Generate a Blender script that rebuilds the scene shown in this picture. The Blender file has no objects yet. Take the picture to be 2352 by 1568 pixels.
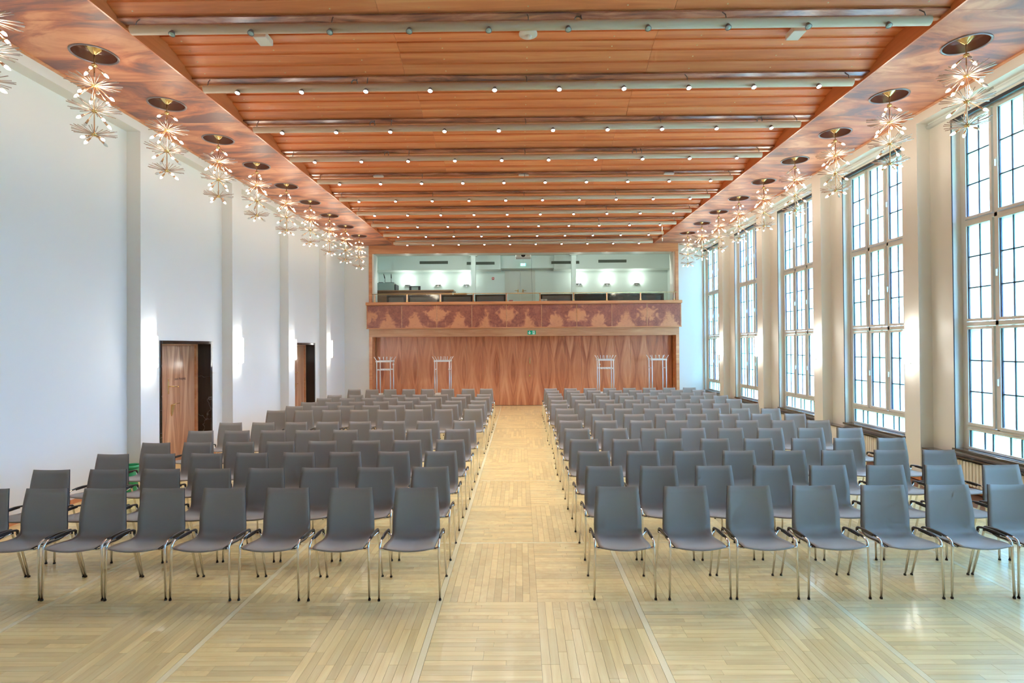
import bpy, bmesh, math, random
from mathutils import Vector, Matrix
random.seed(7)
S = bpy.context.scene
COL = S.collection
PI = math.pi

# ------------------------------------------------------------------ camera
def set_camera():
    f, yaw, pitch, roll, sx = 1307.0, .0086, .0088, .0072, 7.83
    cy, sy, cp, sp, cr, sr = math.cos(yaw), math.sin(yaw), math.cos(pitch), math.sin(pitch), math.cos(roll), math.sin(roll)
    xr = Vector((cy, sy, 0)); yf0 = Vector((-sy, cy, 0)); zu = Vector((0, 0, 1))
    fwd = yf0 * cp + zu * sp; up0 = -yf0 * sp + zu * cp
    right = xr * cr - up0 * sr; up = xr * sr + up0 * cr
    cam = bpy.data.cameras.new('camera'); o = bpy.data.objects.new('camera', cam); COL.objects.link(o)
    m = Matrix((right, up, -fwd)).transposed().to_4x4(); m.translation = Vector((0, 0, 2.0))
    o.matrix_world = m
    cam.sensor_width = 36; cam.lens = 36 * f / 2352; cam.shift_x = -sx / 2352
    cam.clip_start = .05; cam.clip_end = 300
    S.camera = o
set_camera()

# ------------------------------------------------------------------ world, exposure
S.view_settings.view_transform = 'Standard'; S.view_settings.look = 'None'
S.view_settings.gamma = 1; S.view_settings.use_curve_mapping = False
S.view_settings.exposure = 0.62
S.cycles.use_denoising = True
S.cycles.max_bounces = 6; S.cycles.diffuse_bounces = 4; S.cycles.glossy_bounces = 3; S.cycles.use_adaptive_sampling = True; S.cycles.adaptive_threshold = .12; S.cycles.adaptive_min_samples = 20
S.cycles.transparent_max_bounces = 12; S.cycles.sample_clamp_indirect = 4.0
S.cycles.caustics_reflective = False; S.cycles.caustics_refractive = False
W = bpy.data.worlds.new('overcast_sky'); S.world = W; W.use_nodes = True
bg = W.node_tree.nodes['Background']; bg.inputs[0].default_value = (.29, .56, 1.0, 1); bg.inputs[1].default_value = 25.0
LAMP_WARM = (1.0, .94, .86)
P_SPOT, P_CHAND, P_SCONCE, P_BALC = 20.0, 8.5, 2.0, 4.5

# ------------------------------------------------------------------ node helpers
def mat(name):
    m = bpy.data.materials.new(name); m.use_nodes = True
    nt = m.node_tree; b = nt.nodes['Principled BSDF']
    return m, nt, b
def N(nt, t, **kw):
    n = nt.nodes.new(t)
    for k, v in kw.items(): setattr(n, k, v)
    return n
def L(nt, a, b): nt.links.new(a, b)
def plain(name, col, rough=.5, metal=0, coat=0, emis=None, es=0, spec=.5, bump=0, bscale=200, var=0):
    m, nt, b = mat(name)
    b.inputs['Base Color'].default_value = (*col, 1); b.inputs['Roughness'].default_value = rough
    b.inputs['Metallic'].default_value = metal; b.inputs['Coat Weight'].default_value = coat
    b.inputs['Specular IOR Level'].default_value = spec
    if emis: b.inputs['Emission Color'].default_value = (*emis, 1); b.inputs['Emission Strength'].default_value = es
    if bump or var:
        tc = N(nt, 'ShaderNodeTexCoord'); no = N(nt, 'ShaderNodeTexNoise'); no.inputs['Scale'].default_value = bscale
        L(nt, tc.outputs['Object'], no.inputs['Vector'])
        if bump:
            bp = N(nt, 'ShaderNodeBump'); bp.inputs['Strength'].default_value = bump; bp.inputs['Distance'].default_value = .002
            L(nt, no.outputs['Fac'], bp.inputs['Height']); L(nt, bp.outputs['Normal'], b.inputs['Normal'])
        if var:
            n2 = N(nt, 'ShaderNodeTexNoise'); n2.inputs['Scale'].default_value = 1.3; n2.inputs['Detail'].default_value = 3
            L(nt, tc.outputs['Object'], n2.inputs['Vector'])
            mx = N(nt, 'ShaderNodeMix', data_type='RGBA')
            mx.inputs['A'].default_value = (*[c * (1 - var) for c in col], 1); mx.inputs['B'].default_value = (*[min(1, c * (1 + var)) for c in col], 1)
            L(nt, n2.outputs['Fac'], mx.inputs['Factor']); L(nt, mx.outputs['Result'], b.inputs['Base Color'])
    return m
def ramp(nt, fac, stops):
    r = N(nt, 'ShaderNodeValToRGB'); e = r.color_ramp.elements
    while len(e) < len(stops): e.new(.5)
    for i, (p, c) in enumerate(stops): e[i].position = p; e[i].color = (*c, 1)
    L(nt, fac, r.inputs['Fac']); return r.outputs['Color']
def wood(name, dark, mid, light, scale=(1, 14, 14), rough=.35, coat=.2, rnd='obj', var=.25, detail=5, bump=.12, dist=.6, coatr=.15):
    """streaky veneer: noise stretched along one axis, tone varying piece by piece"""
    m, nt, b = mat(name)
    tc = N(nt, 'ShaderNodeTexCoord')
    if rnd == 'obj': r = N(nt, 'ShaderNodeObjectInfo').outputs['Random']
    elif rnd == 'island': r = N(nt, 'ShaderNodeNewGeometry').outputs['Random Per Island']
    else: r = None
    mp = N(nt, 'ShaderNodeMapping'); mp.inputs['Scale'].default_value = scale
    src = tc.outputs['Object']
    if r is not None:
        mu = N(nt, 'ShaderNodeMath', operation='MULTIPLY'); mu.inputs[1].default_value = 71.3; L(nt, r, mu.inputs[0])
        ad = N(nt, 'ShaderNodeVectorMath', operation='ADD'); L(nt, src, ad.inputs[0]); L(nt, mu.outputs[0], ad.inputs[1]); src = ad.outputs[0]
    L(nt, src, mp.inputs['Vector'])
    n1 = N(nt, 'ShaderNodeTexNoise'); n1.inputs['Scale'].default_value = 1.0; n1.inputs['Detail'].default_value = detail
    n1.inputs['Roughness'].default_value = .6; n1.inputs['Distortion'].default_value = dist
    L(nt, mp.outputs['Vector'], n1.inputs['Vector'])
    c = ramp(nt, n1.outputs['Fac'], [(.28, dark), (.5, mid), (.72, light)] if name[:7] != 'mottled' else [(.37, dark), (.5, mid), (.63, light)])
    if r is not None:
        hs = N(nt, 'ShaderNodeHueSaturation')
        mr = N(nt, 'ShaderNodeMapRange'); mr.inputs['To Min'].default_value = 1 - var; mr.inputs['To Max'].default_value = 1 + var * .7
        L(nt, r, mr.inputs['Value']); L(nt, mr.outputs[0], hs.inputs['Value']); L(nt, c, hs.inputs['Color']); c = hs.outputs['Color']
    L(nt, c, b.inputs['Base Color'])
    b.inputs['Roughness'].default_value = rough; b.inputs['Coat Weight'].default_value = coat; b.inputs['Coat Roughness'].default_value = coatr
    if bump:
        bp = N(nt, 'ShaderNodeBump'); bp.inputs['Strength'].default_value = bump; bp.inputs['Distance'].default_value = .001
        L(nt, n1.outputs['Fac'], bp.inputs['Height']); L(nt, bp.outputs['Normal'], b.inputs['Normal'])
    return m
def mirrored(name, period, origin, stops, su, sz, blotch=False, rough=.3, coat=.35):
    """book-matched veneer: the figure is mirrored about every joint"""
    m, nt, b = mat(name)
    g = N(nt, 'ShaderNodeNewGeometry'); sep = N(nt, 'ShaderNodeSeparateXYZ'); L(nt, g.outputs['Position'], sep.inputs[0])
    src = sep.outputs['X'] if origin[1] == 'x' else sep.outputs['Y']
    a = N(nt, 'ShaderNodeMath', operation='SUBTRACT'); L(nt, src, a.inputs[0]); a.inputs[1].default_value = origin[0]
    pp = N(nt, 'ShaderNodeMath', operation='PINGPONG'); L(nt, a.outputs[0], pp.inputs[0]); pp.inputs[1].default_value = period
    idx = N(nt, 'ShaderNodeMath', operation='DIVIDE'); L(nt, a.outputs[0], idx.inputs[0]); idx.inputs[1].default_value = period * 2
    fl = N(nt, 'ShaderNodeMath', operation='ROUND'); L(nt, idx.outputs[0], fl.inputs[0])
    fm = N(nt, 'ShaderNodeMath', operation='MULTIPLY'); L(nt, fl.outputs[0], fm.inputs[0]); fm.inputs[1].default_value = .22 if not blotch else .12
    # long pointed arches: let height bend the sideways coordinate
    sn = N(nt, 'ShaderNodeMath', operation='COSINE'); zz = N(nt, 'ShaderNodeMath', operation='MULTIPLY'); L(nt, sep.outputs['Z'], zz.inputs[0]); zz.inputs[1].default_value = 2.6
    L(nt, zz.outputs[0], sn.inputs[0])
    sm = N(nt, 'ShaderNodeMath', operation='MULTIPLY'); L(nt, sn.outputs[0], sm.inputs[0]); sm.inputs[1].default_value = 0 if blotch else .5
    um = N(nt, 'ShaderNodeMath', operation='MULTIPLY_ADD'); L(nt, pp.outputs[0], um.inputs[0]); um.inputs[1].default_value = su; L(nt, sm.outputs[0], um.inputs[2])
    zm = N(nt, 'ShaderNodeMath', operation='MULTIPLY'); L(nt, sep.outputs['Z'], zm.inputs[0]); zm.inputs[1].default_value = sz
    cx = N(nt, 'ShaderNodeCombineXYZ'); L(nt, um.outputs[0], cx.inputs[0]); L(nt, fm.outputs[0], cx.inputs[1]); L(nt, zm.outputs[0], cx.inputs[2])
    n1 = N(nt, 'ShaderNodeTexNoise'); n1.inputs['Scale'].default_value = 1; n1.inputs['Detail'].default_value = 3 if not blotch else 4
    n1.inputs['Distortion'].default_value = .5 if not blotch else 1.2
    L(nt, cx.outputs[0], n1.inputs['Vector'])
    n2 = N(nt, 'ShaderNodeTexNoise'); n2.inputs['Scale'].default_value = 6 if not blotch else 5; n2.inputs['Detail'].default_value = 4
    L(nt, cx.outputs[0], n2.inputs['Vector'])
    mx = N(nt, 'ShaderNodeMath', operation='MULTIPLY_ADD'); L(nt, n2.outputs['Fac'], mx.inputs[0]); mx.inputs[1].default_value = .3 if not blotch else .22
    sb = N(nt, 'ShaderNodeMath', operation='SUBTRACT'); L(nt, n1.outputs['Fac'], sb.inputs[0]); sb.inputs[1].default_value = .15 if not blotch else .11
    L(nt, sb.outputs[0], mx.inputs[2])
    c = ramp(nt, mx.outputs[0], stops)
    L(nt, c, b.inputs['Base Color']); b.inputs['Roughness'].default_value = rough; b.inputs['Coat Weight'].default_value = coat
    b.inputs['Coat Roughness'].default_value = .2
    return m

def burl():
    """book-matched burl: round pale figure at every second joint, pointed one between"""
    m, nt, b = mat('burl_veneer'); g = N(nt, 'ShaderNodeNewGeometry'); sep = N(nt, 'ShaderNodeSeparateXYZ'); L(nt, g.outputs['Position'], sep.inputs[0])
    def mt(op, a, b_=None, c=None):
        n = N(nt, 'ShaderNodeMath', operation=op)
        for q, v in enumerate((a, b_, c)):
            if v is None: continue
            if isinstance(v, (int, float)): n.inputs[q].default_value = v
            else: L(nt, v, n.inputs[q])
        return n.outputs[0]
    x0 = mt('SUBTRACT', sep.outputs['X'], -2.742); u = mt('PINGPONG', x0, 1.153); z = mt('SUBTRACT', sep.outputs['Z'], 2.64)
    idx = mt('MULTIPLY', mt('ROUND', mt('DIVIDE', x0, 2.306)), .35)
    cx = N(nt, 'ShaderNodeCombineXYZ'); L(nt, u, cx.inputs[0]); L(nt, idx, cx.inputs[1]); L(nt, z, cx.inputs[2])
    n1 = N(nt, 'ShaderNodeTexNoise'); n1.inputs['Scale'].default_value = 5.5; n1.inputs['Detail'].default_value = 6; n1.inputs['Distortion'].default_value = .8; L(nt, cx.outputs[0], n1.inputs['Vector'])
    n2 = N(nt, 'ShaderNodeTexNoise'); n2.inputs['Scale'].default_value = 22; n2.inputs['Detail'].default_value = 4; L(nt, cx.outputs[0], n2.inputs['Vector'])
    wob = mt('MULTIPLY', mt('SUBTRACT', n1.outputs['Fac'], .5), 1.5)
    du = mt('DIVIDE', u, .33); dz = mt('DIVIDE', mt('SUBTRACT', z, .40), .22)
    blob = mt('SUBTRACT', 1, mt('SQRT', mt('ADD', mt('MULTIPLY', du, du), mt('MULTIPLY', dz, dz))))
    tri = mt('SUBTRACT', 1, mt('ADD', mt('DIVIDE', mt('ABSOLUTE', mt('SUBTRACT', u, .71)), .30), mt('DIVIDE', z, .50)))
    f = mt('ADD', mt('MAXIMUM', mt('MULTIPLY', blob, .55), mt('MULTIPLY', tri, .8)), wob)
    f2 = mt('ADD', mt('MULTIPLY', mt('MINIMUM', mt('MAXIMUM', mt('MULTIPLY_ADD', f, 3.2, .45), 0), 1), .45), mt('ADD', mt('MULTIPLY', n1.outputs['Fac'], .35), mt('MULTIPLY', n2.outputs['Fac'], .3)))
    c = ramp(nt, f2, [(.18, (.17, .05, .04)), (.36, (.36, .115, .065)), (.58, (.50, .18, .09)), (.80, (.64, .27, .125))])
    L(nt, c, b.inputs['Base Color']); b.inputs['Roughness'].default_value = .35; b.inputs['Coat Weight'].default_value = .2; return m
# ------------------------------------------------------------------ materials
M = {}
M['wall'] = plain('white_plaster', (.76, .75, .725), .75, bump=.05, bscale=90)
M['wall_gloss'] = plain('ivory_satin_paint', (.81, .785, .72), .42, bump=.03, bscale=60)
M['balc_wall'] = plain('pale_mint_plaster', (.72, .80, .75), .7)
M['frame'] = plain('ivory_window_paint', (.74, .71, .65), .35)
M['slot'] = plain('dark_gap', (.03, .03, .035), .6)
M['rail'] = plain('white_rail', (.78, .82, .80), .3)
M['oak'] = wood('floor_strip_wood', (.71, .525, .225), (.80, .63, .295), (.85, .72, .37), (1.4, 16, 16), .28, .22, 'obj', .14, bump=.03, coatr=.12)
M['oak_far'] = wood('floor_strip_wood_joined', (.71, .525, .225), (.80, .63, .295), (.85, .72, .37), (9, 9, 16), .28, .22, 'island', .14, bump=.03, coatr=.12)
M['oak_strip'] = wood('pale_border_strip', (.84, .74, .44), (.88, .79, .49), (.90, .83, .54), (3, 3, 8), .26, .35, None, bump=.02, coatr=.12)
M['joint'] = plain('floor_joint', (.16, .08, .04), .8)
M['ceil'] = wood('reddish_ceiling_board', (.68, .18, .058), (.85, .265, .09), (.93, .39, .15), (.55, 11, 11), .42, .15, 'obj', .12, bump=.06)
M['fascia'] = wood('reddish_fascia', (.52, .135, .042), (.64, .19, .06), (.74, .25, .09), (4, .5, 9), .4, .15, None, bump=.05)
M['trimwood'] = wood('reddish_trim', (.50, .17, .065), (.62, .25, .10), (.74, .36, .16), (.7, 8, 8), .38, .2, None, bump=.04)
M['beamwood'] = wood('pale_beam_wood', (.46, .19, .08), (.58, .28, .13), (.68, .39, .20), (.8, 7, 9), .35, .25, None, bump=.03)
M['veneer'] = wood('mottled_soffit_veneer', (.22, .10, .085), (.50, .17, .085), (.70, .31, .16), (1.0, 2.4, 2.3), .5, .0, 'obj', .06, detail=7, dist=1.1, bump=.02)
M['copper'] = wood('mottled_copper_strip', (.16, .07, .06), (.38, .14, .08), (.60, .26, .15), (1.2, 4, 4), .22, .3, 'obj', .1, detail=6, dist=1.0, bump=.02)
M['fold'] = mirrored('folding_wall_veneer', .2775, (.303, 'x'), [(.32, (.38, .11, .045)), (.47, (.56, .195, .085)), (.58, (.64, .25, .115)), (.72, (.72, .33, .17))], 7, .5)
M['doorw'] = mirrored('door_veneer', .22, (9.20, 'y'), [(.32, (.30, .12, .055)), (.47, (.46, .20, .095)), (.6, (.56, .28, .15)), (.75, (.64, .35, .20))], 11, .55)
M['burl'] = burl()
M['shell'] = plain('dark_grey_chair_fabric', (.28, .238, .198), .48, bump=.25, bscale=900, var=.06)
M['shell'].node_tree.nodes['Principled BSDF'].inputs['Sheen Weight'].default_value = .35
M['shell'].node_tree.nodes['Principled BSDF'].inputs['Sheen Roughness'].default_value = .4
M['edge'] = plain('black_chair_edge', (.018, .018, .022), .4)
M['chrome'] = plain('polished_chrome', (.80, .79, .78), .12, 1)
M['black'] = plain('black_plastic', (.02, .018, .018), .32)
M['rubber'] = plain('black_rubber_foot', (.025, .022, .02), .7)
M['brass'] = plain('polished_brass', (.85, .60, .26), .25, .85)
M['screwm'] = plain('brass_screw_head', (.86, .66, .36), .35, .2)
M['copperrod'] = plain('copper_brass', (.80, .50, .32), .22, 1)
M['dish'] = plain('dark_brown_lacquer', (.20, .075, .05), .15, coat=.5)
M['ring'] = plain('grey_metal_ring', (.22, .17, .17), .3, .6)
M['crystal'] = plain('acrylic_rod', (.70, .55, .47), .15, .35)
M['bulb'] = plain('lit_candle_bulb', (1, 1, 1), .3, emis=(1, .93, .78), es=2.6)
M['bulb_off'] = plain('clear_unlit_bulb', (.75, .72, .70), .1)
M['spot_on'] = plain('lit_spot_lens', (1, 1, 1), .3, emis=(1, .98, .95), es=14)
M['spot_off'] = plain('unlit_spot_lens', (.45, .55, .52), .1)
M['spotcase'] = plain('grey_spot_housing', (.22, .20, .19), .35, .4)
M['tube'] = plain('beige_metal_tube', (.56, .42, .29), .5)
M['sconce'] = plain('glowing_glass_rod', (1, 1, 1), .2, emis=(1, .99, .93), es=5.5)
M['sconce_end'] = plain('frosted_rod_tip', (.62, .66, .6), .3)
M['whiteplastic'] = plain('white_plastic', (.82, .80, .77), .4)
M['stone'] = plain('dark_stone_sill', (.075, .06, .05), .12, coat=.5, var=.25)
M['shelfm'] = plain('dark_polished_shelf', (.05, .035, .03), .08, coat=.6)
M['radiator'] = plain('ivory_radiator', (.80, .75, .64), .35)
M['alu'] = plain('brushed_aluminium', (.60, .60, .61), .35, .7)
M['hook'] = plain('white_aluminium', (.80, .80, .80), .4, .2)
M['green'] = plain('green_plastic', (.02, .30, .10), .4)
M['signgreen'] = plain('sign_green', (.0, .25, .12), .4, emis=(.0, .25, .12), es=.25)
M['signwhite'] = plain('sign_white', (.85, .88, .85), .4)
M['signglow'] = plain('lit_sign_face', (.2, .8, .6), .4, emis=(.25, .95, .75), es=1.2)
M['signglow2'] = plain('lit_sign_white', (.9, 1, 1), .4, emis=(.85, 1, 1), es=2)
M['vent'] = plain('dark_vent', (.05, .06, .04), .6)
M['vent2'] = plain('vent_slat', (.13, .15, .11), .6)
M['benchgrey'] = plain('grey_upholstery', (.24, .25, .235), .7)
M['benchblack'] = plain('black_frame', (.02, .02, .02), .4)
M['brown'] = wood('brown_counter', (.20, .09, .045), (.28, .14, .07), (.34, .18, .09), (1, 8, 8), .4, .1, None)
M['cabinet'] = plain('greygreen_cabinet', (.30, .38, .34), .5)
M['pink'] = plain('pink_paper', (.65, .22, .22), .7)
M['paper'] = plain('white_paper', (.8, .78, .72), .7)
M['red'] = plain('red_plastic', (.55, .03, .03), .4)
M['doorwhite'] = plain('pale_door_paint', (.62, .63, .56), .5)
M['ink'] = plain('dark_lettering', (.12, .07, .05), .6)
def marble():
    m, nt, b = mat('black_veined_marble'); g = N(nt, 'ShaderNodeNewGeometry')
    no = N(nt, 'ShaderNodeTexNoise'); no.inputs['Scale'].default_value = 1.1; no.inputs['Detail'].default_value = 4; no.inputs['Distortion'].default_value = .4
    L(nt, g.outputs['Position'], no.inputs['Vector'])
    a = N(nt, 'ShaderNodeMath', operation='SUBTRACT'); a.inputs[1].default_value = .5; L(nt, no.outputs['Fac'], a.inputs[0])
    ab = N(nt, 'ShaderNodeMath', operation='ABSOLUTE'); L(nt, a.outputs[0], ab.inputs[0])
    c = ramp(nt, ab.outputs[0], [(0, (.10, .09, .085)), (.002, (.04, .03, .026)), (.006, (.018, .012, .009))])
    L(nt, c, b.inputs['Base Color']); b.inputs['Roughness'].default_value = .14; return m
M['marble'] = marble()
def glass(name, tint, gloss=.08, trans=.35):
    m = bpy.data.materials.new(name); m.use_nodes = True; nt = m.node_tree; nt.nodes.clear()
    out = N(nt, 'ShaderNodeOutputMaterial')
    tr = N(nt, 'ShaderNodeBsdfTransparent'); tr.inputs[0].default_value = (*tint, 1)
    tl = N(nt, 'ShaderNodeBsdfTranslucent'); tl.inputs[0].default_value = (*tint, 1)
    gl = N(nt, 'ShaderNodeBsdfGlossy'); gl.inputs['Roughness'].default_value = .05
    a = N(nt, 'ShaderNodeMixShader'); a.inputs[0].default_value = trans; L(nt, tr.outputs[0], a.inputs[1]); L(nt, tl.outputs[0], a.inputs[2])
    b = N(nt, 'ShaderNodeMixShader'); b.inputs[0].default_value = gloss; L(nt, a.outputs[0], b.inputs[1]); L(nt, gl.outputs[0], b.inputs[2])
    L(nt, b.outputs[0], out.inputs[0]); return m
GL = [glass('clear_cathedral_glass', (.93, .97, 1.0)), glass('bluish_cathedral_glass', (.70, .84, .96)), glass('pale_lilac_glass', (.90, .86, .97)),
      glass('pale_aqua_glass', (.80, .95, .95)), glass('faint_green_glass', (.82, .95, .88)), glass('pale_pink_glass', (.97, .90, .90))]
M['railglass'] = glass('clear_railing_glass', (.93, .96, .94), .04, 0)
M['lawn'] = plain('grass', (.20, .42, .16), .9, bump=.3, bscale=30, var=.3)
M['leaf'] = plain('tree_foliage', (.14, .30, .12), .8, var=.3)
M['bark'] = plain('tree_bark', (.20, .18, .17), .9)
M['iron'] = plain('painted_iron', (.25, .30, .34), .5)
M['facade'] = plain('pale_facade', (.65, .60, .55), .8)

# ------------------------------------------------------------------ mesh helpers
def box(bm, x0, x1, y0, y1, z0, z1, mi=0, bev=0):
    vs = [bm.verts.new((x, y, z)) for x in (x0, x1) for y in (y0, y1) for z in (z0, z1)]
    fs = []
    for q in ((0, 1, 3, 2), (4, 6, 7, 5), (0, 4, 5, 1), (2, 3, 7, 6), (0, 2, 6, 4), (1, 5, 7, 3)):
        f = bm.faces.new([vs[i] for i in q]); f.material_index = mi; fs.append(f)
    if bev:
        es = {e for f in fs for e in f.edges}
        bmesh.ops.bevel(bm, geom=list(es), offset=bev, segments=1, affect='EDGES')
    return fs
def tube(bm, pts, r, n=8, mi=0, caps=True):
    """swept tube; r is a number or one radius per point"""
    pts = [Vector(p) for p in pts]; rs = r if isinstance(r, (list, tuple)) else [r] * len(pts)
    rings = []; prev = None
    for i, p in enumerate(pts):
        d = (pts[min(i + 1, len(pts) - 1)] - pts[max(i - 1, 0)]).normalized()
        a = prev - d * prev.dot(d) if prev else (Vector((0, 0, 1)) if abs(d.z) < .9 else Vector((1, 0, 0))).cross(d)
        a = a.normalized(); prev = a; b = d.cross(a)
        rings.append([bm.verts.new(p + (a * math.cos(2 * PI * k / n) + b * math.sin(2 * PI * k / n)) * rs[i]) for k in range(n)])
    for i in range(len(rings) - 1):
        for k in range(n):
            f = bm.faces.new((rings[i][k], rings[i][(k + 1) % n], rings[i + 1][(k + 1) % n], rings[i + 1][k])); f.material_index = mi; f.smooth = True
    if caps:
        for R_ in (rings[0][::-1], rings[-1]):
            f = bm.faces.new(R_); f.material_index = mi
def lathe(bm, prof, c=(0, 0, 0), n=20, mi=0, smooth=True):
    rings = [[bm.verts.new((c[0] + r * math.cos(2 * PI * k / n), c[1] + r * math.sin(2 * PI * k / n), c[2] + z)) for k in range(n)] for r, z in prof]
    for i in range(len(rings) - 1):
        for k in range(n):
            f = bm.faces.new((rings[i][k], rings[i][(k + 1) % n], rings[i + 1][(k + 1) % n], rings[i + 1][k])); f.material_index = mi; f.smooth = smooth
    return rings
def mesh(bm, name, mats):
    me = bpy.data.meshes.new(name)
    bmesh.ops.recalc_face_normals(bm, faces=bm.faces[:]) if name not in NO_RECALC else None
    bm.to_mesh(me); bm.free()
    for k in (mats if isinstance(mats, (list, tuple)) else [mats]): me.materials.append(M[k] if isinstance(k, str) else k)
    return me
NO_RECALC = set()
def link(name, me, parent=None, loc=None, rot=None, kind=None):
    o = bpy.data.objects.new(name, me); COL.objects.link(o)
    if parent is not None: o.parent = parent
    if loc: o.location = loc
    if rot: o.rotation_euler = rot
    if kind: o['kind'] = kind
    return o
def obj(name, bm, mats, parent=None, loc=None, kind=None): return link(name, mesh(bm, name, mats), parent, loc, None, kind)
def bxo(name, boxes, mats, parent=None, kind=None, loc=None, bev=0):
    bm = bmesh.new()
    for b in boxes: box(bm, *b, bev=bev)
    return obj(name, bm, mats, parent, loc, kind)
def tag(o, label, cat, group=None):
    o['label'] = label; o['category'] = cat
    if group: o['group'] = group
    return o
def thing(name, label, cat, loc=(0, 0, 0), rz=0, group=None):
    o = bpy.data.objects.new(name, None); COL.objects.link(o); o.location = loc; o.rotation_euler = (0, 0, rz)
    o.empty_display_size = .1
    return tag(o, label, cat, group)
def copy_tree(o, parent=None):
    c = o.copy(); COL.objects.link(c); c.parent = parent
    for ch in KIDS.get(o.name, []): copy_tree(ch, c)
    return c
KIDS = {}
def index_kids(root):
    KIDS[root.name] = list(root.children)
    for c in root.children: index_kids(c)
ORD = ['', 'first', 'second', 'third', 'fourth', 'fifth', 'sixth', 'seventh', 'eighth', 'ninth', 'tenth', 'eleventh', 'twelfth', 'thirteenth', 'fourteenth']

# ------------------------------------------------------------------ main measures (metres, camera above the origin)
XL, XLR, XR, XRR = -5.616, -5.822, 5.853, 6.043     # pilaster fronts and recessed wall faces
YN, YE = -4.2, 18.8                                  # room ends (the near one is behind the camera)
PT = 2.69; ZC = 5.37; ZR = 5.23                      # bay module, soffit height, recess head
FL, FR = -4.13, 4.40                                 # inner soffit edges
T0, TS = 5.74, 1.3345                                # first ceiling tube and spacing
BX0, BX1 = -5.0, 5.23                                # opening of the back wall

# ------------------------------------------------------------------ floor
fl = bxo('floor', [(-6.3, 6.6, YN, 19.6, -.12, -.016)], 'joint', kind='structure')
def build_floor():
    near, far = [], []
    bw, bl, sw = .767, 1.345, .046
    for j in range(-7, 8):
        X0 = -.648 + j * bw; X1 = X0 + bw
        if j % 2 == 0: X0 += sw / 2
        else: X1 -= sw / 2
        for i in range(-7, 12):
            Y0 = 4.474 + i * bl; Y1 = Y0 + bl
            if i % 2 == 0: Y1 -= .018
            else: Y0 += .018
            if Y1 > 19.6: Y1 = 19.6
            if X0 < -6.2 or X1 > 6.5: 
                X0 = max(X0, -6.2); X1 = min(X1, 6.5)
                if X1 - X0 < .05: continue
            horiz = (i + j) % 2 != 0
            if horiz:
                n = max(1, round((Y1 - Y0) / .0563)); w = (Y1 - Y0) / n
                for k in range(n):
                    s = X0 + (X1 - X0) * random.choice((.3, .36, .42, .5, .58, .64, .7))
                    for a, b in ((X0, s), (s, X1)): (near if i == -1 else far).append((a, b, Y0 + k * w, Y0 + (k + 1) * w, 0))
            else:
                n = max(1, round((X1 - X0) / .0563)); w = (X1 - X0) / n
                for k in range(n):
                    t = (Y1 - Y0); o_ = random.choice((0, .33, .66)) * .45; cuts = [Y0] + [c for c in (Y0 + o_ + .0, Y0 + o_ + .45, Y0 + o_ + .9) if Y0 + .12 < c < Y1 - .12] + [Y1]
                    for a, b in zip(cuts, cuts[1:]): (near if i == -1 else far).append((X0 + k * w, X0 + (k + 1) * w, a, b, 1))
    # the planks that show largest become parts of their own
    def vis(p):
        x = abs((p[0] + p[1]) / 2 - .0); y = (p[2] + p[3]) / 2
        return y > 3.3 and x < y * .92 + .25
    cand = sorted([p for p in near if vis(p)], key=lambda p: -((p[1] - p[0]) * (p[3] - p[2])) / (((p[2] + p[3]) / 2) ** 2.6))
    keep = cand[:300]; ks = set(keep); rest = [p for p in near if p not in ks] + far
    g = .0007
    cache = {}
    for p in keep:
        lx, ly = p[1] - p[0] - 2 * g, p[3] - p[2] - 2 * g
        Ln, Wd = (ly, lx) if p[4] else (lx, ly)
        key = (round(Ln, 3), round(Wd, 4))
        if key not in cache:
            bm = bmesh.new(); box(bm, -Ln / 2, Ln / 2, -Wd / 2, Wd / 2, -.014, 0); cache[key] = mesh(bm, 'plank', 'oak')
        link('plank', cache[key], fl, ((p[0] + p[1]) / 2, (p[2] + p[3]) / 2, random.uniform(-.0003, .0003)), (0, 0, PI / 2 if p[4] else 0))
    vs, fs = [], []
    for p in rest:
        z = random.uniform(-.0003, .0003); b = len(vs)
        x0, x1, y0, y1 = p[0] + g, p[1] - g, p[2] + g, p[3] - g
        vs += [(x0, y0, z), (x1, y0, z), (x1, y1, z), (x0, y1, z), (x0, y0, -.014), (x1, y0, -.014), (x1, y1, -.014), (x0, y1, -.014)]
        fs += [(b, b + 1, b + 2, b + 3), (b, b + 4, b + 5, b + 1), (b + 1, b + 5, b + 6, b + 2), (b + 2, b + 6, b + 7, b + 3), (b + 3, b + 7, b + 4, b)]
    me = bpy.data.meshes.new('planks'); me.from_pydata(vs, [], fs); me.materials.append(M['oak_far'])
    link('planks', me, fl, kind='stuff')
    for m_ in range(-3, 5):
        x = -.648 + m_ * 1.534
        bxo('border_strip', [(x - .0215, x + .0215, YN, 19.6, -.014, 0)], 'oak_strip', fl)
    bm = bmesh.new()
    for i in range(-3, 6):
        y = 5.819 + i * 2.69
        for m_ in range(-4, 4):
            x = -.648 + m_ * 1.534; box(bm, x + .0235, x + 1.534 - .0235, y - .0165, y + .0165, -.014, 0)
    obj('cross_strip', bm, 'oak_strip', fl)
build_floor()

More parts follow.
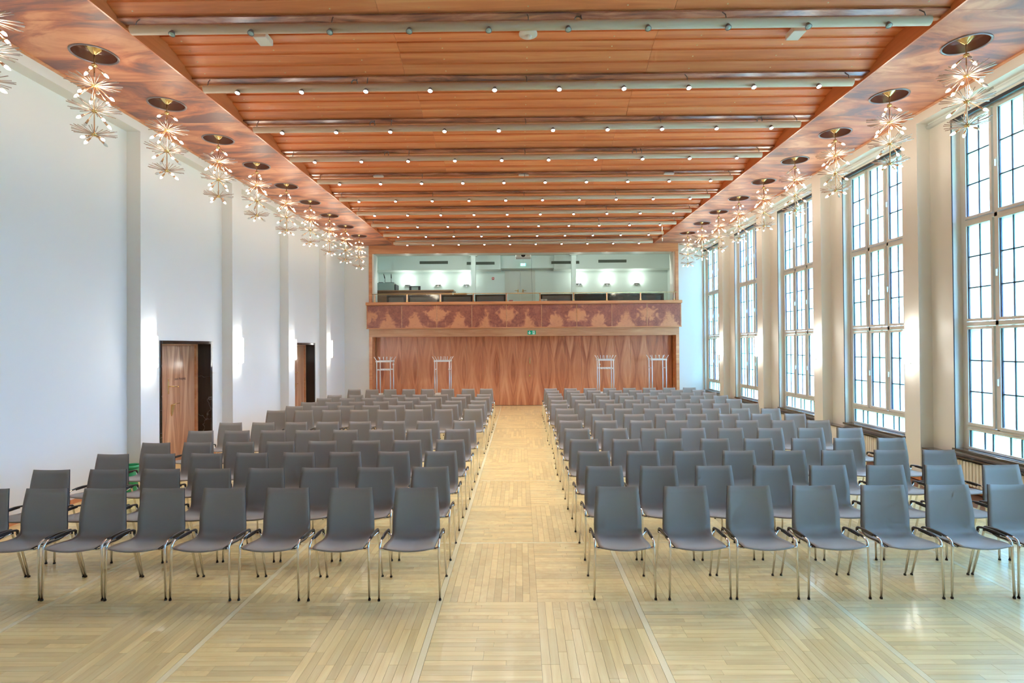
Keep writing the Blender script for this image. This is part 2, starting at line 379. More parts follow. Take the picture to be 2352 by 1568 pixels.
# ------------------------------------------------------------------ left wall with door niches
KS = range(-5, 4)
D1, D2 = (9.13, 10.69), (14.51, 16.07); DH = 2.14
def build_left():
    b = []
    ys = [YN, D1[0], D1[1], D2[0], D2[1], YE]
    for a, c in ((ys[0], ys[1]), (ys[2], ys[3]), (ys[4], ys[5])): b.append((-6.3, XLR, a, c, 0, ZC + .05))
    for d in (D1, D2): b.append((-6.3, XLR, d[0], d[1], DH, ZC + .05))
    wl = bxo('wall_left', b, 'wall', kind='structure')
    for k in KS:
        y = 8.37 + k * PT
        if y > YN: bxo('pilaster', [(XLR, XL, y, y + .37, 0, ZR)], 'wall', wl)
    bxo('head_beam', [(XLR, XL, YN, YE, ZR, ZC)], 'wall', wl)
    base = []
    ed = []
    for k in KS:
        y = 8.37 + k * PT
        if y < YN: continue
        base.append((XL, XL + .016, y - .016, y + .386, 0, .06))
        base.append((XLR, XL, y - .016, y, 0, .06)); base.append((XLR, XL, y + .37, y + .386, 0, .06))
        a, c = y + .386, min(y + PT - .016, YE)
        segs = [(a, c)]
        for d in (D1, D2):
            if a < d[0] < c: segs = [(a, d[0]), (d[1], c)]
        for s in segs: base.append((XLR, XLR + .016, s[0], s[1], 0, .06))
    bxo('baseboard_left', base, 'trimwood', kind='structure')
    for n, d in ((1, D1), (2, D2)):
        y0, y1 = d
        r = thing_struct('door_%d' % n)
        c = .055
        bxo('door_leak_filler', [(-6.3, -6.121, y0, y1, 0, DH)], 'joint', r)  # unseen filler added to stop outdoor light leaking round the door
        bxo('marble_casing', [(-6.12, XLR + .012, y0, y0 + c, 0, DH), (-6.12, XLR + .012, y1 - c, y1, 0, DH), (-6.12, XLR + .012, y0 + c, y1 - c, DH - c, DH)], 'marble', r, bev=.003)
        bxo('wooden_jamb', [(-6.10, -6.055, y1 - c - .06, y1 - c, 0, DH - c), (-6.10, -6.055, y0 + c, y0 + c + .03, 0, DH - c), (-6.10, -6.055, y0 + c + .03, y1 - c - .06, DH - c - .025, DH - c)], 'trimwood', r)
        lf = None
        ya, yb = y0 + c + .033, y1 - c - .063
        w = (yb - ya) / 3
        for q in range(3):
            bm = bmesh.new(); box(bm, -6.115, -6.085, ya + q * w + .0015, ya + (q + 1) * w - .0015, .008, DH - c - .03, bev=.0015)
            obj('door_board', bm, 'doorw', r)
        # lever handle with long plate, lower latch plate
        hy = 9.78 - D1[0] + y0
        bm = bmesh.new(); box(bm, -6.085, -6.078, hy - .016, hy + .016, 1.22, 1.48, bev=.002)
        tube(bm, [(-6.08, hy, 1.355), (-6.03, hy, 1.355), (-6.02, hy + .02, 1.353), (-6.02, hy + .17, 1.338)], [.009, .009, .008, .007], 8)
        lathe(bm, [(.001, .012), (.012, .008), (.012, -.008), (.001, -.012)], (-6.02, hy + .175, 1.338), 8)
        obj('door_handle', bm, 'brass', r)
        hy2 = hy + .07
        bm = bmesh.new()
        pts = [(0, .06), (.10, .075), (.105, .05), (.075, -.02), (.04, -.10), (.015, -.14), (0, -.10)]
        va = [bm.verts.new((-6.085, hy2 + p[0], .97 + p[1])) for p in pts]; vb = [bm.verts.new((-6.072, hy2 + p[0], .97 + p[1])) for p in pts]
        bm.faces.new(va); bm.faces.new(vb[::-1])
        for q in range(len(pts)): bm.faces.new((va[q], va[(q + 1) % 7], vb[(q + 1) % 7], vb[q]))
        tube(bm, [(-6.07, hy2 + .02, 1.02), (-6.045, hy2 + .04, 1.035), (-6.045, hy2 + .19, 1.04)], .006, 6)
        obj('lock_plate', bm, 'brass', r)
        if n == 1:
            text('lettering', 'zum Ausgang', .062, (-6.083, 9.96, 1.452), (PI / 2, 0, PI / 2), 'ink', r)
def thing_struct(name):
    o = bpy.data.objects.new(name, None); COL.objects.link(o); o['kind'] = 'structure'; o.empty_display_size = .1
    return o
def text(name, s, size, loc, rot, m, parent, ex=.0008):
    cu = bpy.data.curves.new(name, 'FONT'); cu.body = s; cu.size = size; cu.extrude = ex; cu.resolution_u = 2
    t = bpy.data.objects.new('tmp', cu); COL.objects.link(t)
    dg = bpy.context.evaluated_depsgraph_get(); me = bpy.data.meshes.new_from_object(t.evaluated_get(dg))
    bpy.data.objects.remove(t); me.materials.clear(); me.materials.append(M[m]); me.name = name
    return link(name, me, parent, loc, rot)
build_left()

# ------------------------------------------------------------------ right wall, windows
NY0, NY1, NZ0, NZ1 = 9.02, 10.68, .535, 5.12      # niche of window k=0
def build_right():
    b = []; xs0, xs1 = XRR, 6.52
    ks = list(range(-5, 4))
    for k in ks:
        a = max(YN, NY1 + (k - 1) * PT); c = NY0 + k * PT
        b.append((xs0, xs1, a, c, 0, ZC + .05))
        b.append((xs0, xs1, c, NY1 + k * PT, 0, NZ0)); b.append((xs0, xs1, c, NY1 + k * PT, NZ1, ZC + .05))
    b.append((xs0, xs1, NY1 + 3 * PT, YE + .1, 0, ZC + .05))
    wr = bxo('wall_right', b, 'wall_gloss', kind='structure')
    for k in range(-5, 4):
        y = 8.40 + k * PT
        if y > YN: bxo('pilaster', [(XR, XRR, y, y + .32, 0, ZR)], 'wall_gloss', wr)
    bxo('head_beam', [(XR, XRR, YN, YE, ZR, ZC)], 'wall_gloss', wr)
    base = []
    for k in range(-5, 4):
        y = 8.40 + k * PT
        if y < YN: continue
        base += [(XR - .016, XR, y - .016, y + .336, 0, .07), (XR, XRR, y - .016, y, 0, .07), (XR, XRR, y + .32, y + .336, 0, .07), (XRR - .016, XRR, y + .336, min(y + PT - .016, YE), 0, .07)]
    bxo('baseboard_right', base, 'trimwood', kind='structure')
    FX0, FX1 = 6.15, 6.22
    rows = [(.583, .812, 'tr'), (.915, 2.19, 's'), (2.335, 3.605, 's'), (3.735, 5.04, 's')]
    cols = [(9.14, 9.52), (9.655, 10.035), (10.17, 10.565)]
    pmesh = {}
    def pane_mesh(w, h, gi):
        key = (round(w, 3), round(h, 3), gi)
        if key not in pmesh:
            bm = bmesh.new(); box(bm, -.003, .003, -w / 2, w / 2, -h / 2, h / 2); pmesh[key] = mesh(bm, 'pane', GL[gi])
        return pmesh[key]
    smesh = {}
    rnd = random.Random(3)
    for n, k in enumerate(ks[::-1], 1):
        dy = k * PT; seen = k >= -1
        w = thing_struct('window_%d' % n)
        bm = bmesh.new()
        for a, c in ((NY0, NY0 + .075), (NY1 - .075, NY1)): box(bm, 6.17, 6.26, a + dy, c + dy, NZ0, NZ1)
        for a, c in ((9.565, 9.61), (10.08, 10.125)): box(bm, 6.17, 6.26, a + dy, c + dy, .86, NZ1 - .03)
        for a, c in ((NZ0, .555), (.838, .875), (2.235, 2.29), (3.645, 3.695), (5.085, NZ1)): box(bm, 6.17, 6.26, NY0 + .075 + dy, NY1 - .075 + dy, a, c)
        obj('window_frame', bm, 'frame', w)
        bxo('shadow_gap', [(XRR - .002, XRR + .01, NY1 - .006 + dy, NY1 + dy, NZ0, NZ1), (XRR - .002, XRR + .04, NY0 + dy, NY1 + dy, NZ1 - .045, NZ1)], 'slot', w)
        # outer storm sash bars just outside
        bm = bmesh.new()
        for y in (NY0 + .08, 9.585, 10.10, NY1 - .17): box(bm, 6.40, 6.44, y + dy, y + .05 + dy, NZ0, NZ1)
        for z in (.85, 2.26, 3.67): box(bm, 6.40, 6.44, NY0 + dy, NY1 + dy, z - .03, z + .03)
        obj('storm_sash', bm, 'frame', w)
        for z0, z1, kind in rows:
            for ci, (a, c) in enumerate(cols if kind == 's' else [(9.14, 10.565)]):
                key = (kind, ci, z0)
                t = .034 if kind == 's' else .02
                if key not in smesh:
                    bm = bmesh.new()
                    box(bm, FX0, FX1, a - t, a, z0 - t, z1 + t); box(bm, FX0, FX1, c, c + t, z0 - t, z1 + t)
                    box(bm, FX0, FX1, a, c, z0 - t, z0); box(bm, FX0, FX1, a, c, z1, z1 + t)
                    sm = mesh(bm, 'sash', 'frame')
                    bm = bmesh.new()
                    if kind == 's':
                        box(bm, 6.173, 6.195, (a + c) / 2 - .0075, (a + c) / 2 + .0075, z0, z1)
                        for q in (1, 2): zz = z0 + (z1 - z0) * q / 3; box(bm, 6.173, 6.195, a, c, zz - .0075, zz + .0075)
                        for e0, e1 in ((a, a + .012), (c - .012, c)): box(bm, 6.165, 6.198, e0, e1, z0, z1)
                    else:
                        for yy in (9.36, 9.49, 9.77, 9.93, 10.20, 10.33): box(bm, 6.173, 6.195, yy - .0075, yy + .0075, z0, z1)
                        for e0, e1 in ((a, a + .012), (c - .012, c)): box(bm, 6.165, 6.198, e0, e1, z0, z1)
                    smesh[key] = (sm, mesh(bm, 'lead_bars', 'slot'))
                s = link('sash', smesh[key][0], w, (0, dy, 0)); link('lead_bars', smesh[key][1], s)
                if kind == 's' and ci < 2 and seen:
                    bm = bmesh.new(); zh = z0 + (z1 - z0) * .48; box(bm, 6.142, FX0, c + .012, c + .026, zh - .035, zh + .035, bev=.003); box(bm, 6.118, 6.142, c + .014, c + .024, zh - .08, zh + .008, bev=.003)
                    h = obj('window_handle', bm, 'rail', s)
                if not seen:
                    link('pane', pane_mesh(c - a, z1 - z0, 0), s, (6.185, (a + c) / 2, (z0 + z1) / 2)); continue
                if kind == 's':
                    pw, ph = (c - a) / 2, (z1 - z0) / 3
                    for u in range(2):
                        for v in range(3):
                            gi = rnd.choices(range(6), ([4, 1, 1, 3, 1.2, .6] if u == 0 else [3, .8, 2, 1, .3, 1]))[0]
                            link('pane', pane_mesh(pw - .009, ph - .009, gi), s, (6.185, a + pw * (u + .5), z0 + ph * (v + .5)))
                else:
                    ys = [a, 9.36, 9.49, 9.77, 9.93, 10.20, 10.33, c]
                    for y0_, y1_ in zip(ys, ys[1:]):
                        link('pane', pane_mesh(y1_ - y0_ - .009, z1 - z0 - .01, rnd.choice((0, 3, 4))), s, (6.185, (y0_ + y1_) / 2, (z0 + z1) / 2))
        if k < -1: continue
        # curtain rail box above the niche, sill, shelf, radiator
        bm = bmesh.new(); bayy0, bayy1 = 8.72 + dy, min(11.09 + dy, YE)
        tube(bm, [(XRR - .03, bayy0 + .01, 5.175), (XRR - .03, bayy1 - .01, 5.175)], .03, 10)
        box(bm, XRR - .03, XRR, bayy0 + .01, bayy1 - .01, 5.15, ZR)
        tag(obj('curtain_rail', bm, 'rail'), 'white curtain rail above window, %s from the back wall' % ORD[n], 'curtain rail', 'curtain rails over the windows')
        bm = bmesh.new(); box(bm, XRR - .03, 6.17, NY0 - .02 + dy, NY1 + .02 + dy if k < 3 else NY1 + dy, NZ0 - .02, NZ0 + .012, bev=.003)
        obj('window_sill', bm, 'stone', w)
        bm = bmesh.new(); box(bm, XR + .012, XRR, bayy0, bayy1 - .005, .462, .482, bev=.002)
        sh = obj('radiator_shelf', bm, 'shelfm'); sh['kind'] = 'structure'; sh.name = 'trim_%d' % (20 + n)
        bxo('cover_panel', [(XR + .03, XR + .045, NY1 + dy + .0, bayy1 - .01, .07, .46), (XR + .03, XR + .045, bayy0 + .01, NY0 + dy, .07, .46)], 'wall_gloss', sh)
        if k <= 3:
            rt = thing('radiator', 'ivory ribbed radiator under window, %s from the back wall' % ORD[n], 'radiator', (0, dy, 0), 0, 'radiators under the windows')
            rib = RIB.get('m')
            if rib is None:
                bm = bmesh.new(); box(bm, 5.905, 5.99, -.0235, .0235, .11, .435, bev=.008)
                RIB['m'] = rib = mesh(bm, 'rib', 'radiator')
            nr = 29
            for q in range(nr): link('rib', rib, rt, (0, NY0 + .06 + q * 1.54 / (nr - 1), 0))
            bxo('header', [(5.945, 5.985, NY0 + .05, NY1 - .05, .13, .16), (5.945, 5.985, NY0 + .05, NY1 - .05, .37, .40), (5.96, 5.97, NY0 + .1, NY0 + .12, 0, .13), (5.96, 5.97, NY1 - .12, NY1 - .1, 0, .13)], 'radiator', rt)
RIB = {}
build_right()

# ------------------------------------------------------------------ ceiling
ce = bxo('ceiling', [(-6.3, 6.52, YN, YE + .05, 5.70, 5.78), (-6.3, FL - .02, YN, YE, 5.52, 5.70), (FR + .02, 6.52, YN, YE, 5.52, 5.70)], 'joint', kind='structure')
def build_ceiling():
    # soffit panels with a round hole for each pendant
    def soffit(x0, x1, xc, hole):
        bm = bmesh.new(); w = TS / 2 - .0015; n = 40; r = .225
        inner, outer = [], []
        for k in range(n):
            a = 2 * PI * k / n; c, s = math.cos(a), math.sin(a)
            inner.append((xc + r * c, r * s))
            t = min((x1 - xc) / c if c > 1e-6 else 1e9, (x0 - xc) / c if c < -1e-6 else 1e9, w / abs(s) if abs(s) > 1e-6 else 1e9)
            outer.append((xc + t * c, t * s))
        for (px, py) in ((x1, w), (x0, w), (x0, -w), (x1, -w)):   # snap the nearest ray to each corner
            i = min(range(n), key=lambda q: (outer[q][0] - px) ** 2 + (outer[q][1] - py) ** 2); outer[i] = (px, py)
        lv = [[bm.verts.new((p[0], p[1], z)) for p in ring] for ring, z in ((inner, ZC), (outer, ZC), (outer, ZC + .02), (inner, ZC + .02))]
        for q in range(4):
            for k in range(n): bm.faces.new((lv[q][k], lv[q][(k + 1) % n], lv[(q + 1) % 4][(k + 1) % n], lv[(q + 1) % 4][k]))
        return mesh(bm, 'soffit_panel', 'veneer')
    for x0, x1, xc in ((XL + .05, FL - .02, -4.843), (FR + .02, XR - .05, 5.05)):
        me = soffit(x0, x1, xc, True)
        for k in range(-7, 9):
            link('soffit_panel', me, ce, (0, 6.43 + k * TS, 0))
        yend = 6.43 + 8.5 * TS
        bxo('soffit_panel', [(x0, x1, yend, YE, ZC, ZC + .02)], 'veneer', ce)
    for (a, b_), nm in (((XL, XL + .05), 'l'), ((XR - .05, XR), 'r')):
        bxo('cornice_strip', [(a, b_, YN, YE, ZC - .012, ZC + .03)], 'trimwood', ce)
    for x in (FL, FR):
        s = 1 if x > 0 else -1
        bxo('fascia', [(min(x, x + s * .02), max(x, x + s * .02), YN, YE, ZC - .006, 5.70)], 'fascia', ce)
    # sawtooth of lapped boards between the tubes
    zp = [5.560, 5.590, 5.605, 5.602, 5.585, 5.548, 5.490, 5.415]; zc = [(a + b) / 2 for a, b in zip(zp, zp[1:])]
    off0, bwid = .25, .1655
    segs = [(FL + .002, -1.43), (-1.427, 1.60), (1.603, FR - .002)]
    rr = random.Random(5)
    cache = {}
    screws = bmesh.new()
    for t in range(-8, 10):
        y0 = T0 + t * TS
        if y0 + off0 < YN: continue
        for bi in range(7):
            ya = y0 + off0 + bi * bwid; yb = ya + bwid + .012
            if yb > YE - .1: continue
            for si, (xa, xb) in enumerate(segs):
                key = (bi, si)
                if key not in cache:
                    bm = bmesh.new(); ln = xb - xa
                    vs = []
                    for x in (-ln / 2, ln / 2):
                        for (yy, zz) in ((0, zp[bi] - .009 - zc[bi]), (yb - ya, zp[bi + 1] + .009 - zc[bi])):
                            for h in (0, .022): vs.append(bm.verts.new((x, yy, zz + h)))
                    for q in ((0, 1, 3, 2), (4, 6, 7, 5), (0, 4, 5, 1), (2, 3, 7, 6), (0, 2, 6, 4), (1, 5, 7, 3)): bm.faces.new([vs[i] for i in q])
                    cache[key] = mesh(bm, 'plank', 'ceil')
                link('plank', cache[key], ce, ((xa + xb) / 2, ya, zc[bi] - 0.0), (0, 0, 0))
            if 4.5 < ya < 13:
                for q in range(9):
                    x = -3.95 + q * 1.01 if False else -3.45 + (q - .5) * 1.01
                    if FL < x < FR: lathe(screws, [(.011, .004), (.009, -.004), (.001, -.006)], (x + .02, (ya + yb) / 2 + .01, zc[bi] + .0), 6)
        # far side: mottled strip, ledge and riser beside the tube
        if y0 > YN:
            bxo('copper_strip', [(FL, FR, y0 + .055, y0 + .19, 5.405, 5.42)], 'copper', ce)
            bxo('ledge', [(FL, FR, y0 + .19, y0 + .235, 5.385, 5.42)], 'trimwood', ce)
            bxo('riser', [(FL, FR, y0 + .235, y0 + .25, 5.385, 5.60)], 'fascia', ce)
    obj('screw', screws, 'screwm', ce, kind='stuff')
build_ceiling()

# ------------------------------------------------------------------ back wall, balcony, folding partition
def build_back():
    wb = bxo('wall_back', [(-6.3, BX0, YE, YE + .3, 0, ZC + .4), (BX1, 6.52, YE, YE + .3, 0, ZC + .4), (BX0, BX1, YE, YE + .3, 5.185, ZC + .4)], 'wall', kind='structure')
    # wooden frame round the opening
    bxo('trim_1', [(BX0, BX0 + .10, YE - .02, YE + .5, 0, 5.18), (BX1 - .10, BX1, YE - .02, YE + .5, 0, 5.18), (BX0, BX1, YE - .02, YE + .02, 5.18, ZC), (BX0, BX1, YE - .03, YE + .03, 5.10, 5.18)], 'trimwood', kind='structure')
    bxo('trim_2', [(BX0 + .10, BX0 + .15, YE + .03, YE + .5, 3.4, 5.10), (BX1 - .15, BX1 - .10, YE + .03, YE + .5, 3.4, 5.10), (BX0 + .15, BX1 - .15, YE + .03, YE + .5, 5.11, 5.16)], 'wall_gloss', kind='structure')
    # beam over the folding partition
    bm = bmesh.new(); box(bm, BX0, BX1, YE - .03, YE + .55, 2.345, 2.61)
    o = obj('trim_3', bm, 'beamwood', kind='structure')
    # balcony parapet with nine burl panels
    bp = thing('balcony_parapet', 'balcony front clad in mirrored burl veneer panels across the back wall', 'balcony')
    px0, px1 = -5.06, 5.29; pw = 1.153
    xs = [px0 + .02, -3.895, -2.742, -1.590, -.447, .705, 1.858, 3.01, 4.163, px1 - .02]
    for a, c in zip(xs, xs[1:]):
        bm = bmesh.new(); box(bm, a + .012, c - .012, YE - .115, YE - .09, 2.64, 3.375, bev=.003); obj('burl_panel', bm, 'burl', bp)
    bxo('panel_backing', [(px0, px1, YE - .09, YE - .002, 2.61, 3.40)], 'trimwood', bp)
    for x in xs[1:-1]: bxo('joint_strip', [(x - .010, x + .010, YE - .120, YE - .09, 2.64, 3.375)], 'beamwood', bp)
    bxo('bottom_molding', [(px0, px1, YE - .125, YE - .09, 2.61, 2.64)], 'trimwood', bp)
    bxo('cap', [(px0 - .02, px1 + .02, YE - .15, YE - .002, 3.39, 3.485), (BX0 + .105, BX1 - .105, YE - .004, YE + .18, 3.39, 3.485)], 'trimwood', bp, bev=.006)
    # railing on the parapet
    rl = thing('balcony_railing', 'low glass railing with copper posts and thin brass top rail on the parapet', 'railing')
    y = YE - .03
    posts = [(u - 1195.0) * (YE) / 1307 for u in (861, 935.5, 1012, 1088, 1164, 1241, 1318, 1394, 1471, 1548)]
    for x in posts:
        bm = bmesh.new(); box(bm, x - .022, x + .022, y - .012, y + .05, 3.485, 3.745, bev=.003); box(bm, x - .03, x + .03, y - .02, y + .055, 3.485, 3.545, 1, bev=.003)
        obj('post', bm, ['copperrod', 'brass'], rl)
    for a, c in zip(posts, posts[1:]): bxo('glass_pane', [(a + .03, c - .03, y + .005, y + .011, 3.50, 3.745)], 'railglass', rl)
    bm = bmesh.new(); tube(bm, [(posts[0] - .1, y, 3.757), (posts[-1] + .1, y, 3.757)], .011, 8); obj('top_rail', bm, 'brass', rl)
    # folding partition
    fp = thing('folding_partition', 'reddish folding partition wall with mirrored wood grain under the balcony', 'partition')
    Y = 19.3
    seam = [(u - 1195.0) * Y / 1307 for u in [862, 883.5] + [883.5 + 37.6 * q for q in range(1, 18)] + [1548]]
    seam = [s for i, s in enumerate(seam) if i == 0 or s - seam[i - 1] > .1]
    for a, c in zip(seam, seam[1:]):
        bm = bmesh.new(); box(bm, a + .002, c - .002, Y, Y + .04, .012, 2.40, bev=.003); obj('panel', bm, 'fold', fp)
    bxo('backing', [(-5.3, 5.5, Y + .042, Y + .09, 0, 2.45)], 'joint', fp)
    bxo('threshold', [(-5.1, 5.3, Y - .006, Y + .04, 0, .01)], 'joint', fp)
    bm = bmesh.new(); box(bm, .30, .335, Y - .018, Y, 1.40, 1.62, bev=.004); o = obj('pull_bar', bm, 'brass', fp); o['label'] = 'brass pull bar'
    bm = bmesh.new(); box(bm, .285, .335, Y - .012, Y, .985, 1.045, bev=.003); lathe(bm, [(.001, 0), (.016, 0), (.016, .012), (.001, .012)], (.312, Y - .006, .94), 10); o = obj('lock', bm, 'brass', fp); o['label'] = 'brass lock'
    bxo('trim_4', [(BX0 + .1, seam[0] - .0, YE + .45, Y + .05, 0, 2.345), (seam[-1], BX1 - .1, YE + .45, Y + .05, 0, 2.345)], 'trimwood', kind='structure')
    # emergency exit sign on the beam
    es = thing('exit_sign', 'green exit sign with white arrow and running figure on the wooden beam', 'sign', (.375, YE - .032, 2.456))
    bxo('sign_plate', [(-.135, .135, -.012, 0, -.067, .067)], 'signgreen', es)
    bm = bmesh.new()
    def poly(bm, pts, y=-.0135):
        bm.faces.new([bm.verts.new((p[0], y, p[1])) for p in pts])
    poly(bm, [(-.082, .05), (-.058, .05), (-.058, -.012), (-.082, -.012)]); poly(bm, [(-.115, -.008), (-.099, .008), (-.07, -.022), (-.07, -.052)]); poly(bm, [(-.025, -.008), (-.07, -.052), (-.07, -.022), (-.041, .008)])
    obj('arrow', bm, 'signwhite', es)
    bm = bmesh.new(); poly(bm, [(.03, -.055), (.10, -.055), (.10, .055), (.03, .055)]); obj('doorway_symbol', bm, 'signwhite', es)
    bm = bmesh.new()
    for pts in ([(.055, .035), (.068, .035), (.068, .048), (.055, .048)], [(.05, .0), (.07, .005), (.066, .032), (.05, .03)], [(.035, .012), (.05, .022), (.05, .03), (.033, .02)], [(.066, .02), (.085, .01), (.087, .017), (.066, .03)], [(.05, 0), (.06, .0), (.045, -.025), (.03, -.04), (.036, -.018)], [(.06, 0), (.07, .005), (.078, -.02), (.076, -.045), (.066, -.045)]): poly(bm, pts, -.0145)
    obj('running_figure', bm, 'signgreen', es)
    # balcony room
    RX0, RX1 = -5.72, 5.95
    bxo('wall_balcony', [(RX0 - .2, RX0, YE + .3, 23.2, 2.5, 5.7), (RX1, RX1 + .2, YE + .3, 23.2, 2.5, 5.7), (RX0, RX1, 22.95, 23.2, 2.5, 5.7), (RX0, -.75, 22.3, 22.95, 5.03, 5.6), (1.35, RX1, 22.3, 22.95, 5.03, 5.6), (-.75, 1.35, 22.45, 22.95, 5.09, 5.6)], 'balc_wall', kind='structure')
    bxo('ceiling_balcony', [(RX0 - .2, RX1 + .2, YE + .3, 23.2, 5.58, 5.72)], 'balc_wall', kind='structure')
    bxo('floor_balcony', [(RX0, RX1, YE + .1, 23.0, 2.6, 2.72), (RX0, RX1, 20.6, 23.0, 2.72, 3.0)], 'brown', kind='structure')
    for i, x in enumerate((-1.755, 2.03)):
        c = bxo('column_balcony', [(x - .085, x + .085, 21.42, 21.6, 2.9, 5.42), (x - .15, x + .15, 21.35, 21.66, 5.42, 5.6)], 'balc_wall', kind='structure'); c.name = 'trim_%d' % (5 + i)
    dd = thing_struct('door_3')
    bxo('door_leaf', [(-.6, .02, 22.93, 22.95, 3.0, 5.06)], 'doorwhite', dd)
    bxo('door_leaf', [(.03, .62, 22.93, 22.95, 3.0, 5.06)], 'doorwhite', dd)
    for sg in (-1, 1):
        bm = bmesh.new(); x = .22 + sg * .1 - .2
        box(bm, x - .02, x + .02, 22.918, 22.93, 4.18, 4.30); tube(bm, [(x, 22.93, 4.25), (x, 22.89, 4.25), (x + sg * .13, 22.885, 4.25)], .009, 6); obj('door_handle', bm, 'brass', dd)
    for i, (a, c, z, lab) in enumerate(((-3.93, -2.82, 5.32, 'long dark vent grille high on balcony wall, leftmost'), (-2.08, -.99, 5.275, 'dark vent grille partly behind the left balcony column'), (1.24, 2.33, 5.28, 'dark vent grille partly behind the right balcony column'), (3.08, 4.18, 5.315, 'long dark vent grille high on balcony wall, rightmost'))):
        v = thing('vent_grille', lab, 'vent', ((a + c) / 2, 22.3, z)); w = (c - a) / 2
        bxo('grille_backing', [(-w, w, -.012, 0, -.055, .055)], 'vent', v)
        bm = bmesh.new()
        for q in range(4): zz = -.042 + q * .028; box(bm, -w, w, -.022, -.012, zz - .005, zz + .005)
        obj('slats', bm, 'vent2', v)
    # balcony wall lamps
    for i, u in enumerate((937, 1007, 1072, 1330, 1395, 1463)):
        x = (u - 1195) * 22.95 / 1307
        side = 'left' if i < 3 else 'right'
        s = thing('wall_lamp', 'glowing balcony wall lamp, %s of three on the %s half of the balcony' % (ORD[i % 3 + 1], side), 'wall lamp', (x, 22.95, 4.55), 0, 'balcony wall lamps')
        bxo('bracket', [(-.10, .10, -.11, 0, -.045, -.03), (-.03, .03, -.03, 0, -.12, .08)], 'alu', s)
        bm = bmesh.new(); lathe(bm, [(.001, -.03), (.05, -.028), (.055, .09), (.05, .20), (.001, .20)], (0, -.075, 0), 14); obj('glass_shade', bm, 'sconce', s)
        pl = bpy.data.lights.new('balcony_lamp', 'POINT'); pl.energy = P_BALC; pl.color = (.88, 1, .93); pl.shadow_soft_size = .06
        lo = bpy.data.objects.new('balcony_lamp', pl); COL.objects.link(lo); lo.parent = s; lo.location = (0, -.22, .12)
    # added point lights without fittings, raising the balcony's ambient light
    for i, x in enumerate((-3.5, -2.4, -1.25, 2.0, 3.15, 4.35)):
        pl = bpy.data.lights.new('balcony_fill', 'POINT'); pl.energy = 17.0; pl.color = (.9, 1, .93); pl.shadow_soft_size = .03
        lo = bpy.data.objects.new('balcony_fill', pl); COL.objects.link(lo); lo.location = (x, YE + .62, 5.42)
    # projector, escape sign, furniture
    p = thing('projector', 'white projector hanging under the wooden head of the balcony opening', 'projector', (.12, 19.55, 5.12))
    bm = bmesh.new(); box(bm, -.265, .265, -.18, .22, -.085, .085, bev=.015); obj('body', bm, 'whiteplastic', p)
    bm = bmesh.new()
    for q in range(24): a = q * 2 * PI / 24
    r1 = [bm.verts.new((.075 * math.cos(q * PI / 12), -.19, .075 * math.sin(q * PI / 12))) for q in range(24)]; r2 = [bm.verts.new((.075 * math.cos(q * PI / 12), -.17, .075 * math.sin(q * PI / 12))) for q in range(24)]
    bm.faces.new(r1); [bm.faces.new((r1[q], r1[(q + 1) % 24], r2[(q + 1) % 24], r2[q])) for q in range(24)]
    obj('lens', bm, 'black', p)
    bm = bmesh.new()
    for sg in (-1, 1):
        for q in range(5): box(bm, sg * .165 - .055, sg * .165 + .055, -.184, -.18, -.052 + q * .024, -.04 + q * .024)
    obj('air_grille', bm, 'tube', p)
    bm = bmesh.new(); tube(bm, [(0, 0, .085), (0, 0, .44)], .03, 10); box(bm, -.09, .09, -.06, .06, .08, .10); obj('ceiling_mount', bm, 'alu', p)
    bm = bmesh.new(); tube(bm, [(.27, .1, .05), (.29, .1, -.2), (.28, .1, -.7), (.31, .1, -1.3), (.30, .1, -2.4)], .004, 5); tag(obj('cable', bm, 'black', None, (.12, 19.55, 5.12)), 'thin cable hanging down from the projector', 'cable')
    s = thing('escape_sign', 'small lit green and white escape sign above the balcony door', 'sign', (.13, 22.2, 5.2))
    bxo('housing', [(-.11, .11, -.02, .02, .05, .075), (-.005, .005, -.005, .005, .07, .4)], 'alu', s)
    bxo('sign_face', [(-.10, .10, -.008, .008, -.06, .05)], 'signglow', s)
    bxo('pictogram', [(-.06, -.02, -.010, -.008, -.04, .035), (-.085, -.075, -.010, -.008, -.04, .035), (.02, .06, -.010, -.008, .0, .035), (.03, .05, -.010, -.008, -.04, 0)], 'signglow2', s)
    c = thing('counter', 'long brown wooden counter on the left of the balcony', 'counter', (0, 0, 0))
    bxo('top', [(-5.5, -2.45, 20.95, 21.7, 4.06, 4.11)], 'brown', c); bxo('front', [(-5.5, -2.5, 21.0, 21.04, 3.0, 4.06), (-2.45, -1.98, 21.0, 21.3, 3.0, 3.99)], 'brown', c)
    c = thing('equipment_cabinet', 'grey-green equipment cabinet on the brown balcony counter', 'cabinet', (-4.98, 21.3, 4.11))
    bxo('body', [(-.31, .31, -.25, .25, 0, .29)], 'cabinet', c, bev=.01); bxo('side_door', [(.33, .36, -.2, .35, 0, .24)], 'slot', c); bxo('lid', [(-.28, -.12, -.2, .2, .29, .315), (-.02, .28, -.2, .2, .29, .31)], 'slot', c)
    for i, x in enumerate((-5.06, -4.83)):  # two curved black microphones, giving no light
        m_ = thing('gooseneck_mic', '%s dark bent gooseneck standing on the grey-green cabinet' % ('left' if i == 0 else 'right'), 'lamp', (x, 21.3, 4.42))
        bm = bmesh.new(); tube(bm, [(0, 0, -.005), (0, 0, .12), (-.01 if i == 0 else .005, 0, .2)], .009, 6); obj('stem', bm, 'black', m_)
        bm = bmesh.new(); tube(bm, [(-.01 if i == 0 else .005, 0, .17), (-.035 if i == 0 else 0, 0, .27), (-.05 if i == 0 else .0, 0, .34)], [.02, .018, .01], 6); obj('head', bm, 'black', m_)
    m_ = thing('monitor', 'small dark framed monitor on the brown balcony counter', 'monitor', (-3.94, 21.3, 4.11))
